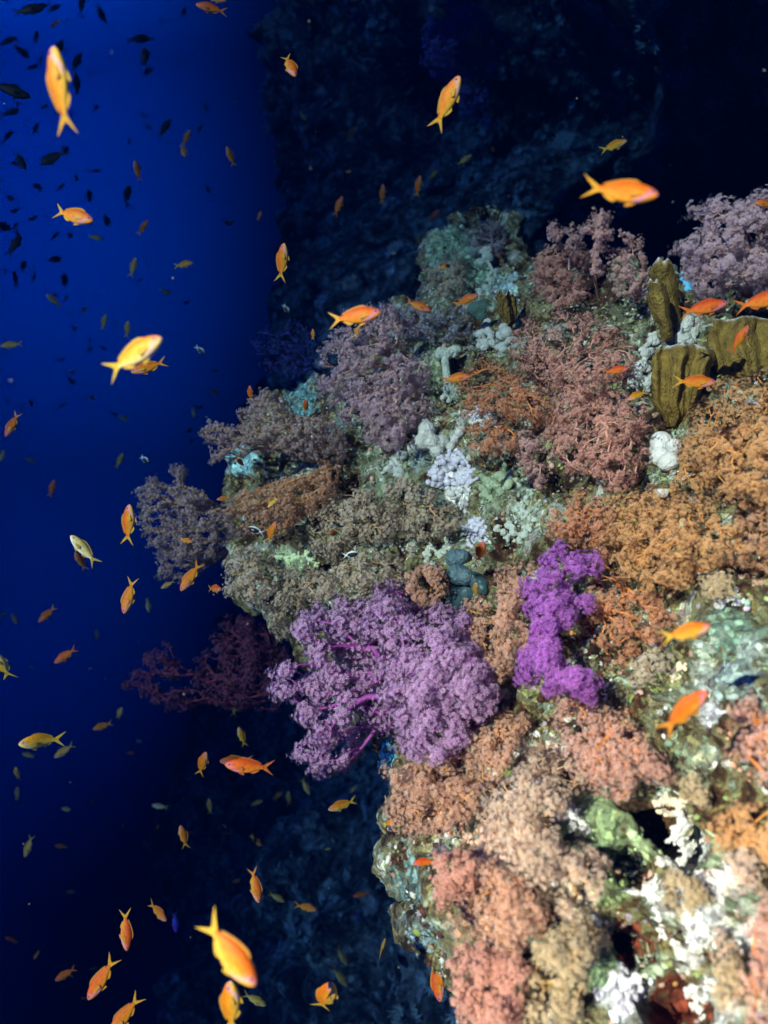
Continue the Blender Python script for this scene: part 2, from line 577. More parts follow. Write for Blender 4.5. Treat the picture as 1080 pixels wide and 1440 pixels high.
# crusts with a pigment of their own: (px, py, radius, colour, strength)
TINT = [
    (985, 1190, 40, (.52, .66, .42), .66), (905, 1180, 40, (.50, .66, .36), .62), (1045, 1310, 40, (.86, .88, .88), .66), (905, 1365, 36, (.52, .66, .44), .66), (1060, 930, 40, (.55, .70, .60), .66), (1000, 960, 40, (.60, .70, .62), .6), (1060, 1420, 36, (.60, .68, .50), .6), (955, 1345, 34, (.84, .84, .80), .64), (600, 650, 40, (.50, .66, .60), .62), (690, 720, 30, (.60, .70, .46), .64), (610, 700, 30, (.44, .60, .50), .58),
    (620, 1115, 95, (.66, .36, .24), .58), (720, 1180, 95, (.70, .44, .32), .62), (700, 1300, 90, (.62, .36, .24), .60), (760, 1080, 60, (.68, .42, .3), .58), (870, 1060, 80, (.60, .33, .22), .58), (820, 1270, 50, (.72, .58, .40), .60), (790, 1400, 70, (.52, .44, .24), .58), (1070, 1060, 70, (.60, .32, .2), .58), (1090, 1380, 70, (.56, .34, .22), .58), (920, 760, 110, (.55, .28, .09), .56), (1020, 640, 90, (.55, .27, .08), .56), (800, 560, 110, (.46, .26, .2), .54), (530, 530, 80, (.4, .27, .24), .52), (420, 780, 90, (.40, .31, .2), .54),
    (840, 1170, 75, (.30, .42, .22), .66), (850, 1260, 45, (.30, .42, .20), .55), (800, 1150, 30, (.85, .84, .78), .7), (960, 1180, 34, (.85, .87, .85), .75), (930, 1250, 42, (.82, .85, .88), .72),
    (985, 1290, 55, (.82, .86, .92), .62), (1040, 1330, 60, (.5, .38, .28), .6), (880, 1390, 60, (.70, .78, .86), .68), (850, 1370, 40, (.34, .5, .28), .66), (1010, 1420, 50, (.78, .82, .82), .6), (1030, 1230, 45, (.74, .68, .62), .66),
    (1040, 900, 70, (.26, .42, .32), .6), (1050, 960, 60, (.34, .46, .44), .6), (970, 980, 55, (.30, .36, .26), .56), (1010, 1010, 30, (.78, .82, .86), .6), (1050, 870, 30, (.5, .4, .5), .5), (930, 950, 40, (.28, .30, .14), .66), (990, 1090, 50, (.36, .4, .26), .56),
    (740, 720, 34, (.66, .74, .56), .75), (735, 690, 22, (.60, .72, .56), .7), (700, 690, 48, (.42, .52, .30), .66), (645, 665, 32, (.78, .78, .86), .74), (640, 690, 26, (.9, .92, .9), .7), (670, 745, 22, (.7, .72, .88), .72),
    (680, 590, 24, (.85, .88, .95), .7), (620, 545, 40, (.5, .62, .36), .66), (600, 500, 30, (.42, .56, .36), .6), (560, 690, 60, (.40, .50, .34), .6), (620, 640, 50, (.5, .58, .48), .55), (520, 650, 40, (.36, .46, .3), .55),
    (400, 790, 34, (.62, .78, .5), .76), (350, 650, 26, (.4, .75, .75), .74), (425, 560, 34, (.35, .70, .70), .66), (470, 600, 26, (.3, .6, .6), .6), (380, 690, 30, (.45, .6, .5), .5), (650, 370, 60, (.36, .55, .40), .68), (700, 400, 40, (.5, .7, .65), .62), (690, 340, 34, (.25, .05, .03), .7),
    (550, 1070, 26, (.25, .68, .72), .74), (590, 1240, 60, (.22, .36, .34), .52), (600, 1310, 46, (.26, .38, .40), .52), (725, 1050, 24, (.88, .88, .84), .72), (710, 1075, 22, (.35, .48, .12), .74), (750, 960, 34, (.40, .40, .16), .62),
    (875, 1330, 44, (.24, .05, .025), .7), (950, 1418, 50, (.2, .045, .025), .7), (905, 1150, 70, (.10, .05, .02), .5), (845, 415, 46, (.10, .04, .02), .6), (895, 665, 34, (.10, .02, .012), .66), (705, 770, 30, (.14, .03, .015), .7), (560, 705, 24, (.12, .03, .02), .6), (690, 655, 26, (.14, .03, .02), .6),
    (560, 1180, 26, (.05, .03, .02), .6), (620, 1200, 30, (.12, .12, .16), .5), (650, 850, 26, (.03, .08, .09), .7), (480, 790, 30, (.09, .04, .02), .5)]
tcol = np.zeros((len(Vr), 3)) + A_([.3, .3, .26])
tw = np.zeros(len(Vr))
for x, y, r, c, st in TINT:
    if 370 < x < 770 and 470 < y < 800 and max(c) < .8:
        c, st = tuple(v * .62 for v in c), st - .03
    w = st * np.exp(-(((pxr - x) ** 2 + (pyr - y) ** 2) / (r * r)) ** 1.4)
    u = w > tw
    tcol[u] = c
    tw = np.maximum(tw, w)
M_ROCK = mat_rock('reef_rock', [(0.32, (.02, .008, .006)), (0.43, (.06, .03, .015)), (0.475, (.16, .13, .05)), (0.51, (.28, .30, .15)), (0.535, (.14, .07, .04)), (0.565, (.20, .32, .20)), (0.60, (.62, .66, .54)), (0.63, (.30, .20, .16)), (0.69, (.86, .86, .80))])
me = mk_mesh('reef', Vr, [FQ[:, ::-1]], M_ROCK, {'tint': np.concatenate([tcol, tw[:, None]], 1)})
reef = link('reef_rock', me)
reef['kind'] = 'structure'
BVH = BVHTree.FromPolygons(Vr.tolist(), FQ.tolist())


def depth(px, py):
    d = Vector(P(px, py, 1.0))
    hit = BVH.ray_cast(CAM, d.normalized())
    g = float(depth0([px], [py])[0])
    if hit[0] is None:
        return g + 0.05
    z = hit[0].dot(FWD)
    return z if z < g + 0.35 else g + 0.12


# ------------------------------------------------------------------ far reef wall
ny, nz = 330, 330
yy = 1.9 + (np.linspace(0, 1, ny) ** 1.6) * 10.4
zz = np.linspace(-7.0, 4.6, nz)
Y, Z = np.meshgrid(yy, zz)
X = np.interp(Y, [1.9, 2.4, 3, 4, 5, 7, 10, 12.4], [2.3, 1.75, 1.05, .12, -.40, -.95, -1.6, -2.1]) - 0.40 * np.clip(-Z - 0.2, 0, 9) + .95 * np.clip((-Z - .3) / .7, 0, 1) + .16 * np.clip(Z - .6, 0, 3) * np.clip((Y - 4) / 3, 0, 1)
VW = np.stack([X.ravel(), Y.ravel(), Z.ravel()], 1)
FW = grid_faces(ny, nz)
nw = vnormals(VW, FW)
nw[nw[:, 0] > 0] *= -1
ww = worley(VW, 1.1, 31)
hw = 0.85 * fbm(VW, 2.2, 3, 11) + 0.5 * fbm(VW, 0.8, 4, 12) + 0.5 * (0.5 - ww) + 0.30 * (0.5 - worley(VW, 0.38, 33)) + 0.12 * (.5 - worley(VW, 0.15, 34)) + .16 * fbm(VW, .3, 3, 36)
# the big cave (photo 540,110) and the hollow behind the top of the near reef
cp = A_(P(555, 105, 4.3))
hw -= 1.3 * np.exp(-(((VW - cp) / A_([0.9, 1.2, 0.55])) ** 2).sum(1))
cp = A_(P(900, 170, 2.8))
hw -= 2.2 * np.exp(-(((VW - cp) / A_([1.3, 1.0, 0.85])) ** 2).sum(1))
VW = VW + nw * hw[:, None]
M_WALL = mat_rock('far_rock', [(0.36, (.015, .02, .02)), (0.47, (.06, .075, .085)), (0.55, (.21, .24, .27)), (0.66, (.56, .60, .62))], tint_attr=False, scale=0.45)
wall = link('far_reef_wall', mk_mesh('far_reef_wall', VW, [FW], M_WALL))
wall['kind'] = 'structure'
BVHW = BVHTree.FromPolygons(VW.tolist(), FW.tolist())

# unseen lump added above the frame to block sun from the wall's upper right
ox, oy = np.meshgrid(np.linspace(0, 2 * math.pi, 90), np.linspace(0, math.pi, 50))
OV = np.stack([1.5 + 2.7 * (np.cos(ox) * np.sin(oy)).ravel(), 1.75 + 1.05 * (np.sin(ox) * np.sin(oy)).ravel(), 2.75 + .62 * np.cos(oy).ravel()], 1)
OV += (OV - A_([1.5, 1.75, 2.75])) * (.25 * fbm(OV, .9, 4, 41) + .10 * (.5 - worley(OV, .4, 43)))[:, None]
over = link('added_sun_blocker', mk_mesh('added_sun_blocker', OV, [grid_faces(90, 50)], M_WALL))
over['kind'] = 'structure'

# ------------------------------------------------------------------ growth templates
def floret(k=7, cup=0.7, width=0.28):
    """One polyp: k pointed tentacles on a short cup; z is outwards, radius 1."""
    v, f, tp = [(0, 0, -0.15)], [], [0.0]
    for i in range(k):
        a = 2 * math.pi * i / k
        c, s = math.cos(a), math.sin(a)
        c1, s1 = math.cos(a - width), math.sin(a - width)
        c2, s2 = math.cos(a + width), math.sin(a + width)
        b = len(v)
        v += [(c1 * .55, s1 * .55, .25 * cup), (c * 1.0, s * 1.0, .75 * cup), (c2 * .55, s2 * .55, .25 * cup)]
        tp += [.35, 1.0, .35]
        f += [(0, b, b + 1), (0, b + 1, b + 2)]
    return A_(v), np.array(f), A_(tp)


FL7, FL6, FL5 = floret(8, .6, .25), floret(7, .7, .28), floret(5, .8, .42)


def frames(dirs, spin):
    z = dirs / (np.linalg.norm(dirs, axis=1, keepdims=True) + 1e-12)
    ref = np.where(np.abs(z[:, 2:3]) < .9, A_([[0, 0, 1]]), A_([[1, 0, 0]]))
    x = np.cross(ref, z)
    x /= np.linalg.norm(x, axis=1, keepdims=True)
    y = np.cross(z, x)
    c, s = np.cos(spin)[:, None], np.sin(spin)[:, None]
    return np.stack([x * c + y * s, y * c - x * s, z], 2)     # columns


def scatter(tmpl, pos, dirs, size, rng):
    V, Fa, tp = tmpl
    R = frames(dirs, rng.random(len(pos)) * 6.28)
    out = np.einsum('nij,vj->nvi', R, V) * np.asarray(size)[:, None, None] + pos[:, None]
    idx = (np.arange(len(pos)) * len(V))[:, None, None] + Fa[None]
    return out.reshape(-1, 3), idx.reshape(-1, Fa.shape[1]), np.tile(tp, len(pos))


def tubes(p0, p1, r0, r1, k=7):
    d = p1 - p0
    R = frames(d, np.zeros(len(d)))
    a = np.arange(k) * 2 * math.pi / k
    ring = np.stack([np.cos(a), np.sin(a), 0 * a], 1)
    rr = np.einsum('nij,vj->nvi', R, ring)
    V = np.concatenate([p0[:, None] + rr * r0[:, None, None], p1[:, None] + rr * r1[:, None, None]], 1)
    i = np.arange(k)
    j = (i + 1) % k
    q = np.stack([i, j, j + k, i + k], 1)
    F_ = (np.arange(len(p0)) * 2 * k)[:, None, None] + q[None]
    return V.reshape(-1, 3), F_.reshape(-1, 4)


def fib(n):
    i = np.arange(n) + .5
    ph = np.arccos(1 - 2 * i / n)
    th = math.pi * (1 + 5 ** .5) * i
    return np.stack([np.cos(th) * np.sin(ph), np.sin(th) * np.sin(ph), np.cos(ph)], 1)


def soft_coral(name, label, poly, base, mats, off=0.03, bulge=0.08, cl=0.013, fl=0.0042, nfl=30, space=1.45, gap=-0.55, seed=1, tmpl=None, rmax=0.014, lobe=4.4, feather=.7, dfix=None, inner=0.45, group='soft corals growing on the reef', cat='soft coral', slope=None):
    """A branching soft coral filling the outline POLY (photo pixels) with real thickness: branches fork from the base out to knots of polyps."""
    rng = np.random.default_rng(seed)
    poly = A_(poly)
    tmpl = tmpl or FL6
    nfl = int(nfl * .95)
    fl *= 1.14
    cl *= .86
    lat = 1.0
    if mats in (MP['lilac'], MP['dusk'], MP['mauve'], MP['pink'], MP['brown'], MP['bluish'], MP['gold']):      # feathery kinds: finer and looser
        cl *= .86
        fl *= .86
        feather = 2.0
        lat = .72
        nfl = int(nfl * 1.45)
    space *= .80
    gap -= .3
    rmax *= .7
    lo, hi = poly.min(0), poly.max(0)
    if dfix is None:
        dc = np.median([depth(*poly[i]) for i in range(len(poly))] + [depth(*base)] * 3)
    else:
        dc = dfix
    rpx = cl * space * F_PX / dc
    # dart throwing inside the outline
    ntry = int(9 * (hi[0] - lo[0]) * (hi[1] - lo[1]) / (rpx * rpx)) + 60
    cand = lo + rng.random((ntry, 2)) * (hi - lo)
    s_, _n = sdist(cand[:, 0], cand[:, 1], poly)
    cand, s_ = cand[s_ < -0.15 * rpx], s_[s_ < -0.15 * rpx]
    sel = []
    pts = np.empty((0, 2))
    for c in range(len(cand)):
        if len(sel) == 0 or ((pts - cand[c]) ** 2).sum(1).min() > rpx * rpx:
            sel.append(c)
            pts = np.vstack([pts, cand[c]])
    q, s_ = cand[sel], s_[sel]
    edge = np.clip(-s_ / max(-s_.min(), 1e-6), 0, 1)
    if dfix is None:
        dl = A_([depth(x, y) for x, y in q])
        d0 = 0.5 * dl + 0.5 * np.minimum(dl, np.median(dl) + .08)
        ext = sdist(q[:, 0], q[:, 1], SIL)[0] > -20
        d0[ext] = np.median(dl)
    else:
        d0 = np.full(len(q), dfix)
        if slope:
            d0 = d0 + slope[0] * (q[:, 0] - base[0]) / 100 + slope[1] * (q[:, 1] - base[1]) / 100
    lump = vnoise(np.concatenate([q, np.zeros((len(q), 1))], 1), rpx * 5, seed)
    df = d0 - off - bulge * np.sqrt(1 - (1 - edge) ** 2) - bulge * 0.35 * lump
    # lobes: domes of knots with gaps between them
    Ls = lobe * rpx
    lo2, hi2 = lo - Ls * .3, hi + Ls * .3
    lc = lo2 + rng.random((int(14 * np.prod(hi2 - lo2) / Ls ** 2) + 20, 2)) * (hi2 - lo2)
    lc = lc[sdist(lc[:, 0], lc[:, 1], poly)[0] < Ls * .12]
    ls = np.empty((0, 2))
    for c in lc:
        if len(ls) == 0 or ((ls - c) ** 2).sum(1).min() > (Ls * .8) ** 2:
            ls = np.vstack([ls, c])
    if len(ls) > 2:
        dd = np.linalg.norm(q[:, None] - ls[None], axis=2)
        so2 = np.sort(dd, 1)
        lid = dd.argmin(1)
        lr_ = (.50 + .16 * rng.random(len(ls)))[lid] * Ls
        t2 = so2[:, 0] / lr_
        lh = (.4 + .9 * rng.random(len(ls)))[lid] * Ls / F_PX * dc
        df = df - lh * np.sqrt(np.clip(1 - t2 * t2, 0, 1)) + .25 * Ls / F_PX * dc
        inl = (t2 < 1) & (so2[:, 1] - so2[:, 0] > .13 * Ls)
    else:
        inl = np.ones(len(q), bool)
    C = [P(q[:, 0], q[:, 1], df)]
    keep = vnoise(np.concatenate([q, np.zeros((len(q), 1))], 1), rpx * 2.6, seed + 3) > gap
    C[0] = C[0][keep & inl]
    kk = (rng.random(len(q)) < inner) & inl
    C.append(P(q[kk, 0] + rng.normal(0, rpx * .3, kk.sum()), q[kk, 1] + rng.normal(0, rpx * .3, kk.sum()), df[kk] + bulge * (0.25 + rng.random(kk.sum()) * .6)))
    C = np.concatenate(C)
    B = P(base[0], base[1], (depth(*base) if dfix is None else dfix) + 0.012)
    order = np.argsort(np.linalg.norm(C - B, axis=1))
    C = C[order]
    # grow branches: each knot joins the nearest cheap point of what has grown already
    pos, par, pl = [B], [-1], [0.0]
    pos_a = np.empty((3 * len(C) + 4, 3))
    pl_a = np.empty(3 * len(C) + 4)
    pos_a[0], pl_a[0] = B, 0
    n = 1
    parent = [-1]
    leafid = []
    for c in C:
        dd = np.linalg.norm(pos_a[:n] - c, axis=1)
        j = int(np.argmin(dd + 0.55 * pl_a[:n]))
        L = dd[j]
        m_ = pos_a[j] * .5 + c * .5 + rng.normal(0, 0.07 * L, 3)
        pos_a[n], pl_a[n] = m_, pl_a[j] + L * .5
        parent.append(j)
        pos_a[n + 1], pl_a[n + 1] = c, pl_a[j] + L
        parent.append(n)
        leafid.append(n + 1)
        n += 2
    parent = np.array(parent)
    cnt = np.zeros(n)
    cnt[leafid] = 1
    for i in range(n - 1, 0, -1):
        cnt[parent[i]] += cnt[i]
    rad = np.clip(cl * 0.10 * cnt ** 0.40, cl * .09, rmax)
    ch = np.arange(1, n)
    tv, tf = tubes(pos_a[parent[ch]], pos_a[ch], np.minimum(rad[parent[ch]], rad[ch] * 1.5), rad[ch])
    root = link(name, None)
    root.location = B
    tag(root, label, cat, group)
    link('branches', mk_mesh('branches', tv - B, [tf], mats[1]), root)
    # florets
    cen_ = C.mean(0) * .5 + B * .5
    crad = cl * (0.62 + 0.6 * rng.random(len(C)))
    nf = np.maximum(6, (nfl * (crad / cl) ** 2).astype(int))
    idx = np.repeat(np.arange(len(C)), nf)
    dirs = np.concatenate([fib(k) for k in nf])
    dirs = dirs + rng.normal(0, .22, dirs.shape)
    dirs /= np.linalg.norm(dirs, axis=1, keepdims=True)
    stem = C - pos_a[parent[leafid]]
    stem /= np.linalg.norm(stem, axis=1, keepdims=True) + 1e-9
    ok = (dirs * stem[idx]).sum(1) > -0.55
    idx, dirs = idx[ok], dirs[ok]
    sd_ = stem[idx]
    spread = dirs * lat + sd_ * ((dirs * sd_).sum(1, keepdims=True)) * feather
    fp = C[idx] + spread * (crad[idx] * (0.45 + .75 * rng.random(len(idx)) ** .8))[:, None]
    fv, ff, tp = scatter(tmpl, fp - B, dirs + .35 * stem[idx], fl * (0.75 + .5 * rng.random(len(idx))), rng)
    outw = fp - (C.mean(0) * .6 + B * .4)
    outw /= np.linalg.norm(outw, axis=1, keepdims=True)
    outw = dirs * .8 + outw * .7 + sd_ * .2
    outw /= np.linalg.norm(outw, axis=1, keepdims=True)
    pm = mk_mesh('polyps', fv, [ff], mats[0], {'tip': tp}, smooth=False)
    pm.attributes.new('outward', 'FLOAT_VECTOR', 'POINT').data.foreach_set('vector', np.repeat(outw, len(tmpl[0]), 0).astype(np.float32).ravel())
    link('polyps', pm, root)
    return root


MP = {
    'violet': (mat_polyp('violet_polyps', (.32, .06, .36), (.52, .18, .55), (.64, .30, .67), (.96, .72, .97)), mat_flesh('violet_stem', (.19, .03, .18), (.29, .06, .27), 24)),
    'magenta': (mat_polyp('purple_polyps', (.22, .02, .36), (.42, .06, .56), (.56, .13, .66), (.78, .36, .92)), mat_flesh('purple_stem', (.22, .02, .26), (.34, .05, .36), 24)),
    'peach': (mat_polyp('peach_polyps', (.56, .22, .11), (.76, .38, .24), (.86, .53, .39), (.97, .68, .52)), mat_flesh('peach_stem', (.45, .17, .05), (.62, .30, .10), 24)),
    'pink': (mat_polyp('pink_polyps', (.58, .18, .11), (.80, .33, .23), (.88, .46, .35), (.97, .64, .52)), mat_flesh('pink_stem', (.56, .26, .18), (.70, .38, .28), 24)),
    'lilac': (mat_polyp('lilac_polyps', (.54, .22, .18), (.76, .39, .34), (.85, .52, .48), (.96, .70, .66)), mat_flesh('lilac_stem', (.50, .26, .18), (.62, .38, .28), 24)),
    'bluish': (mat_polyp('bluish_polyps', (.28, .24, .30), (.40, .38, .44), (.52, .52, .58), (.74, .76, .82)), mat_flesh('bluish_stem', (.28, .2, .2), (.36, .28, .26), 24)),
    'brown': (mat_polyp('brown_polyps', (.42, .16, .05), (.60, .29, .14), (.70, .41, .24), (.86, .58, .40)), mat_flesh('brown_stem', (.38, .15, .03), (.55, .26, .07), 20)),
    'grey': (mat_polyp('grey_polyps', (.42, .29, .17), (.60, .48, .33), (.70, .61, .46), (.90, .82, .66)), mat_flesh('grey_stem', (.32, .18, .08), (.46, .30, .16), 20)),
    'gold': (mat_polyp('golden_polyps', (.54, .18, .04), (.76, .34, .11), (.86, .48, .21), (.97, .68, .36)), mat_flesh('golden_stem', (.50, .20, .05), (.66, .32, .10), 24)),
    'rust': (mat_polyp('rust_polyps', (.52, .14, .05), (.70, .27, .12), (.80, .38, .22), (.95, .56, .36)), mat_flesh('rust_stem', (.48, .14, .03), (.64, .26, .07), 24)),
    'dusk': (mat_polyp('dusky_polyps', (.36, .23, .19), (.50, .36, .32), (.60, .46, .44), (.76, .64, .64), .5), mat_flesh('dusky_stem', (.34, .18, .08), (.48, .28, .14), 20)),
    'mauve': (mat_polyp('mauve_polyps', (.48, .25, .27), (.68, .43, .47), (.78, .56, .62), (.93, .78, .86), .5), mat_flesh('mauve_stem', (.50, .26, .18), (.62, .38, .28), 24)),
    'salmon': (mat_polyp('salmon_polyps', (.56, .21, .13), (.78, .38, .26), (.86, .52, .41), (.97, .70, .60)), mat_flesh('salmon_stem', (.48, .14, .03), (.64, .26, .07), 24)),
    'cream': (mat_polyp('cream_polyps', (.64, .38, .24), (.80, .55, .38), (.88, .68, .52), (.97, .84, .70)), mat_flesh('cream_stem', (.50, .26, .12), (.62, .4, .22), 24)),
    'tan': (mat_polyp('tan_polyps', (.48, .32, .13), (.66, .50, .26), (.78, .63, .40), (.92, .80, .56)), mat_flesh('tan_stem', (.36, .22, .08), (.48, .32, .14), 24)),
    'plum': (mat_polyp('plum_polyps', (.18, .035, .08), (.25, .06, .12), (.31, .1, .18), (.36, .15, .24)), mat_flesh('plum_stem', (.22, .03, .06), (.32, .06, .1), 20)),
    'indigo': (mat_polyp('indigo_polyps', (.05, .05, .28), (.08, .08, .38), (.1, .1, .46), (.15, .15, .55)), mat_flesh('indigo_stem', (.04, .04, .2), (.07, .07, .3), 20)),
}

SC = soft_coral
# --- the two purple corals
SC('tree_soft_coral', 'big lilac purple soft coral spreading out from the reef towards the open water', [(368, 957), (400, 935), (445, 928), (412, 885), (425, 862), (470, 845), (520, 850), (535, 822), (562, 815), (575, 850), (620, 852), (662, 862), (672, 910), (690, 945), (702, 985), (690, 1003), (655, 1010), (660, 1040), (615, 1070), (575, 1065), (562, 1030), (515, 1038), (492, 1085), (435, 1090), (415, 1065), (425, 1020), (412, 985), (385, 978)],
   (705, 985), MP['violet'], off=.06, bulge=.11, cl=.0135, fl=.0050, nfl=30, space=1.25, gap=-1, seed=11, rmax=.014, inner=.8, lobe=5.2)
SC('tree_soft_coral', 'upright vivid purple soft coral casting a dark shadow on rusty coral', [(770, 782), (785, 768), (806, 774), (820, 782), (842, 786), (840, 806), (812, 808), (800, 835), (806, 850), (826, 836), (832, 858), (806, 868), (786, 890), (784, 912), (800, 935), (822, 944), (838, 968), (828, 986), (806, 974), (786, 962), (770, 974), (752, 956), (728, 958), (732, 918), (748, 900), (752, 872), (738, 852), (740, 818), (760, 812)],
   (790, 880), MP['magenta'], off=.11, bulge=.06, cl=.0115, fl=.0044, nfl=34, space=1.25, gap=-.8, seed=12, inner=.7)
# --- peach corals beside them
SC('tree_soft_coral', 'small peach soft coral rising behind the big lilac purple coral', [(578, 800), (600, 793), (630, 800), (628, 830), (615, 852), (590, 855), (575, 830)], (598, 858), MP['peach'], off=.03, bulge=.05, cl=.010, fl=.0045, nfl=26, seed=13)
SC('tree_soft_coral', 'peach soft coral between the two purple corals, bright orange stem', [(692, 800), (725, 793), (750, 800), (740, 835), (725, 862), (745, 895), (742, 918), (715, 945), (700, 958), (680, 930), (665, 905), (668, 870), (650, 850), (672, 838), (690, 850), (702, 830)], (735, 880), MP['peach'], off=.05, bulge=.07, cl=.0105, fl=.0045, nfl=26, seed=14)
# --- centre and upper reef
SC('tree_soft_coral', 'dusky lilac soft coral fan left of the white lumpy sponge', [(445, 520), (458, 482), (495, 442), (540, 428), (575, 440), (590, 470), (575, 500), (600, 520), (602, 560), (606, 590), (580, 605), (560, 632), (520, 622), (490, 600), (465, 570), (448, 545)], (560, 535), MP['mauve'], off=.06, bulge=.13, cl=.012, fl=.0046, nfl=24, space=1.5, gap=-.35, seed=15, inner=.5)
SC('tree_soft_coral', 'pale bluish sprigs of soft coral along the reef top under an orange fish', [(545, 440), (570, 428), (600, 436), (640, 432), (665, 450), (660, 475), (620, 480), (580, 478)], (610, 480), MP['bluish'], off=.05, bulge=.05, cl=.010, fl=.004, nfl=20, space=1.7, gap=-.2, seed=16)
SC('tree_soft_coral', 'dusty pink soft coral thicket with radiating fronds, right of centre', [(745, 440), (790, 436), (850, 455), (895, 480), (888, 520), (870, 545), (820, 560), (770, 545), (725, 520), (715, 480)], (800, 530), MP['pink'], off=.05, bulge=.10, cl=.012, fl=.0042, nfl=20, space=1.55, gap=-.3, seed=17)
SC('tree_soft_coral', 'rusty pink soft coral hanging below the dusty pink thicket', [(790, 555), (850, 540), (905, 570), (915, 620), (890, 680), (865, 690), (830, 665), (790, 660), (770, 610)], (850, 570), MP['pink'], off=.04, bulge=.09, cl=.012, fl=.0042, nfl=20, space=1.5, gap=-.35, seed=18)
SC('tree_soft_coral', 'brownish pink soft coral left of the thicket, above the white crust', [(640, 540), (680, 500), (720, 520), (770, 550), (785, 600), (750, 600), (700, 580), (650, 585)], (725, 560), MP['rust'], off=.04, bulge=.07, cl=.011, fl=.004, nfl=20, seed=19)
SC('tree_soft_coral', 'little mauve soft coral tuft right of the ring shaped white sponge', [(715, 620), (750, 600), (768, 640), (760, 690), (735, 660)], (745, 650), MP['lilac'], off=.02, bulge=.04, cl=.010, fl=.0036, nfl=22, seed=20)
SC('tree_soft_coral', 'small rusty soft coral tuft with an orange stem above the ring sponge', [(655, 600), (690, 590), (725, 605), (725, 640), (690, 640), (660, 630)], (705, 610), MP['rust'], off=.03, bulge=.05, cl=.010, fl=.0038, nfl=22, seed=21)
SC('tree_soft_coral', 'rounded pink soft coral head on the dark reef crest', [(750, 372), (768, 350), (800, 345), (832, 358), (835, 395), (815, 425), (780, 430), (755, 405)], (800, 415), MP['pink'], off=.08, bulge=.09, cl=.013, fl=.0048, nfl=24, seed=22)
SC('tree_soft_coral', 'tall thin pale sprig with a tuft on top, on the reef crest', [(822, 322), (835, 300), (855, 304), (858, 330), (846, 350), (842, 385), (834, 385), (836, 345)], (842, 420), MP['lilac'], off=.10, bulge=.04, cl=.011, fl=.0048, nfl=22, seed=23, rmax=.010, dfix=1.85)
SC('tree_soft_coral', 'short pale sprigs with peach polyps right of the tall sprig', [(858, 345), (885, 330), (905, 345), (915, 385), (900, 425), (870, 420), (860, 385)], (885, 430), MP['lilac'], off=.10, bulge=.06, cl=.012, fl=.0048, nfl=22, space=1.7, gap=-.2, seed=24, dfix=1.85)
SC('tree_soft_coral', 'pale sprigs behind the rounded pink soft coral head', [(770, 345), (775, 318), (800, 322), (822, 320), (815, 350), (790, 352)], (800, 380), MP['lilac'], off=.02, bulge=.05, cl=.011, fl=.0045, nfl=20, space=1.7, gap=-.2, seed=25, dfix=2.0)
SC('tree_soft_coral', 'large mauve soft coral bush at the top right edge before black water', [(945, 352), (985, 335), (972, 290), (1000, 278), (1040, 285), (1075, 268), (1130, 280), (1150, 400), (1080, 415), (1030, 408), (985, 420), (962, 385), (965, 362)], (1050, 415), MP['mauve'], off=.05, bulge=.13, cl=.0145, fl=.0056, nfl=26, space=1.5, gap=-.35, seed=26, dfix=1.72)
# --- left flank
SC('tree_soft_coral', 'dim brown soft coral reaching furthest left into the blue water', [(195, 688), (215, 672), (240, 682), (240, 655), (262, 660), (262, 690), (285, 690), (300, 712), (330, 706), (350, 730), (380, 740), (360, 775), (320, 780), (290, 800), (255, 820), (222, 815), (228, 780), (200, 745)], (400, 735), MP['dusk'], off=.03, bulge=.10, cl=.0125, fl=.0046, nfl=26, space=1.5, gap=-.35, seed=27, dfix=2.15)
SC('tree_soft_coral', 'brown soft coral with fine fronds between the finger coral and the pale green crust', [(330, 700), (380, 680), (430, 668), (480, 665), (470, 700), (430, 730), (390, 760), (345, 750)], (450, 700), MP['brown'], off=.05, bulge=.08, cl=.0115, fl=.004, nfl=22, seed=28)
SC('tree_soft_coral', 'grey brown soft coral above the lilac purple coral tips', [(320, 790), (335, 770), (372, 775), (390, 800), (430, 800), (470, 815), (470, 840), (425, 855), (415, 890), (392, 900), (375, 860), (345, 840), (320, 835)], (420, 820), MP['grey'], off=.05, bulge=.09, cl=.0115, fl=.0042, nfl=24, seed=29)
SC('tree_soft_coral', 'pale grey green soft coral spreading over the middle of the reef', [(430, 720), (470, 690), (520, 690), (560, 710), (570, 740), (540, 770), (500, 760), (470, 790), (440, 780)], (520, 735), MP['grey'], off=.03, bulge=.06, cl=.011, fl=.0042, nfl=22, seed=30)
SC('tree_soft_coral', 'greyish soft coral just over the top of the lilac purple coral', [(470, 800), (510, 770), (550, 780), (575, 800), (565, 830), (530, 822), (510, 845), (475, 840)], (530, 800), MP['grey'], off=.03, bulge=.05, cl=.011, fl=.0042, nfl=22, seed=31)
SC('tree_soft_coral', 'pale green brown soft coral below the pair of grey sea squirts', [(540, 690), (560, 670), (600, 690), (640, 710), (650, 740), (610, 760), (570, 760)], (600, 720), MP['grey'], off=.02, bulge=.05, cl=.010, fl=.004, nfl=20, gap=-.2, seed=32)
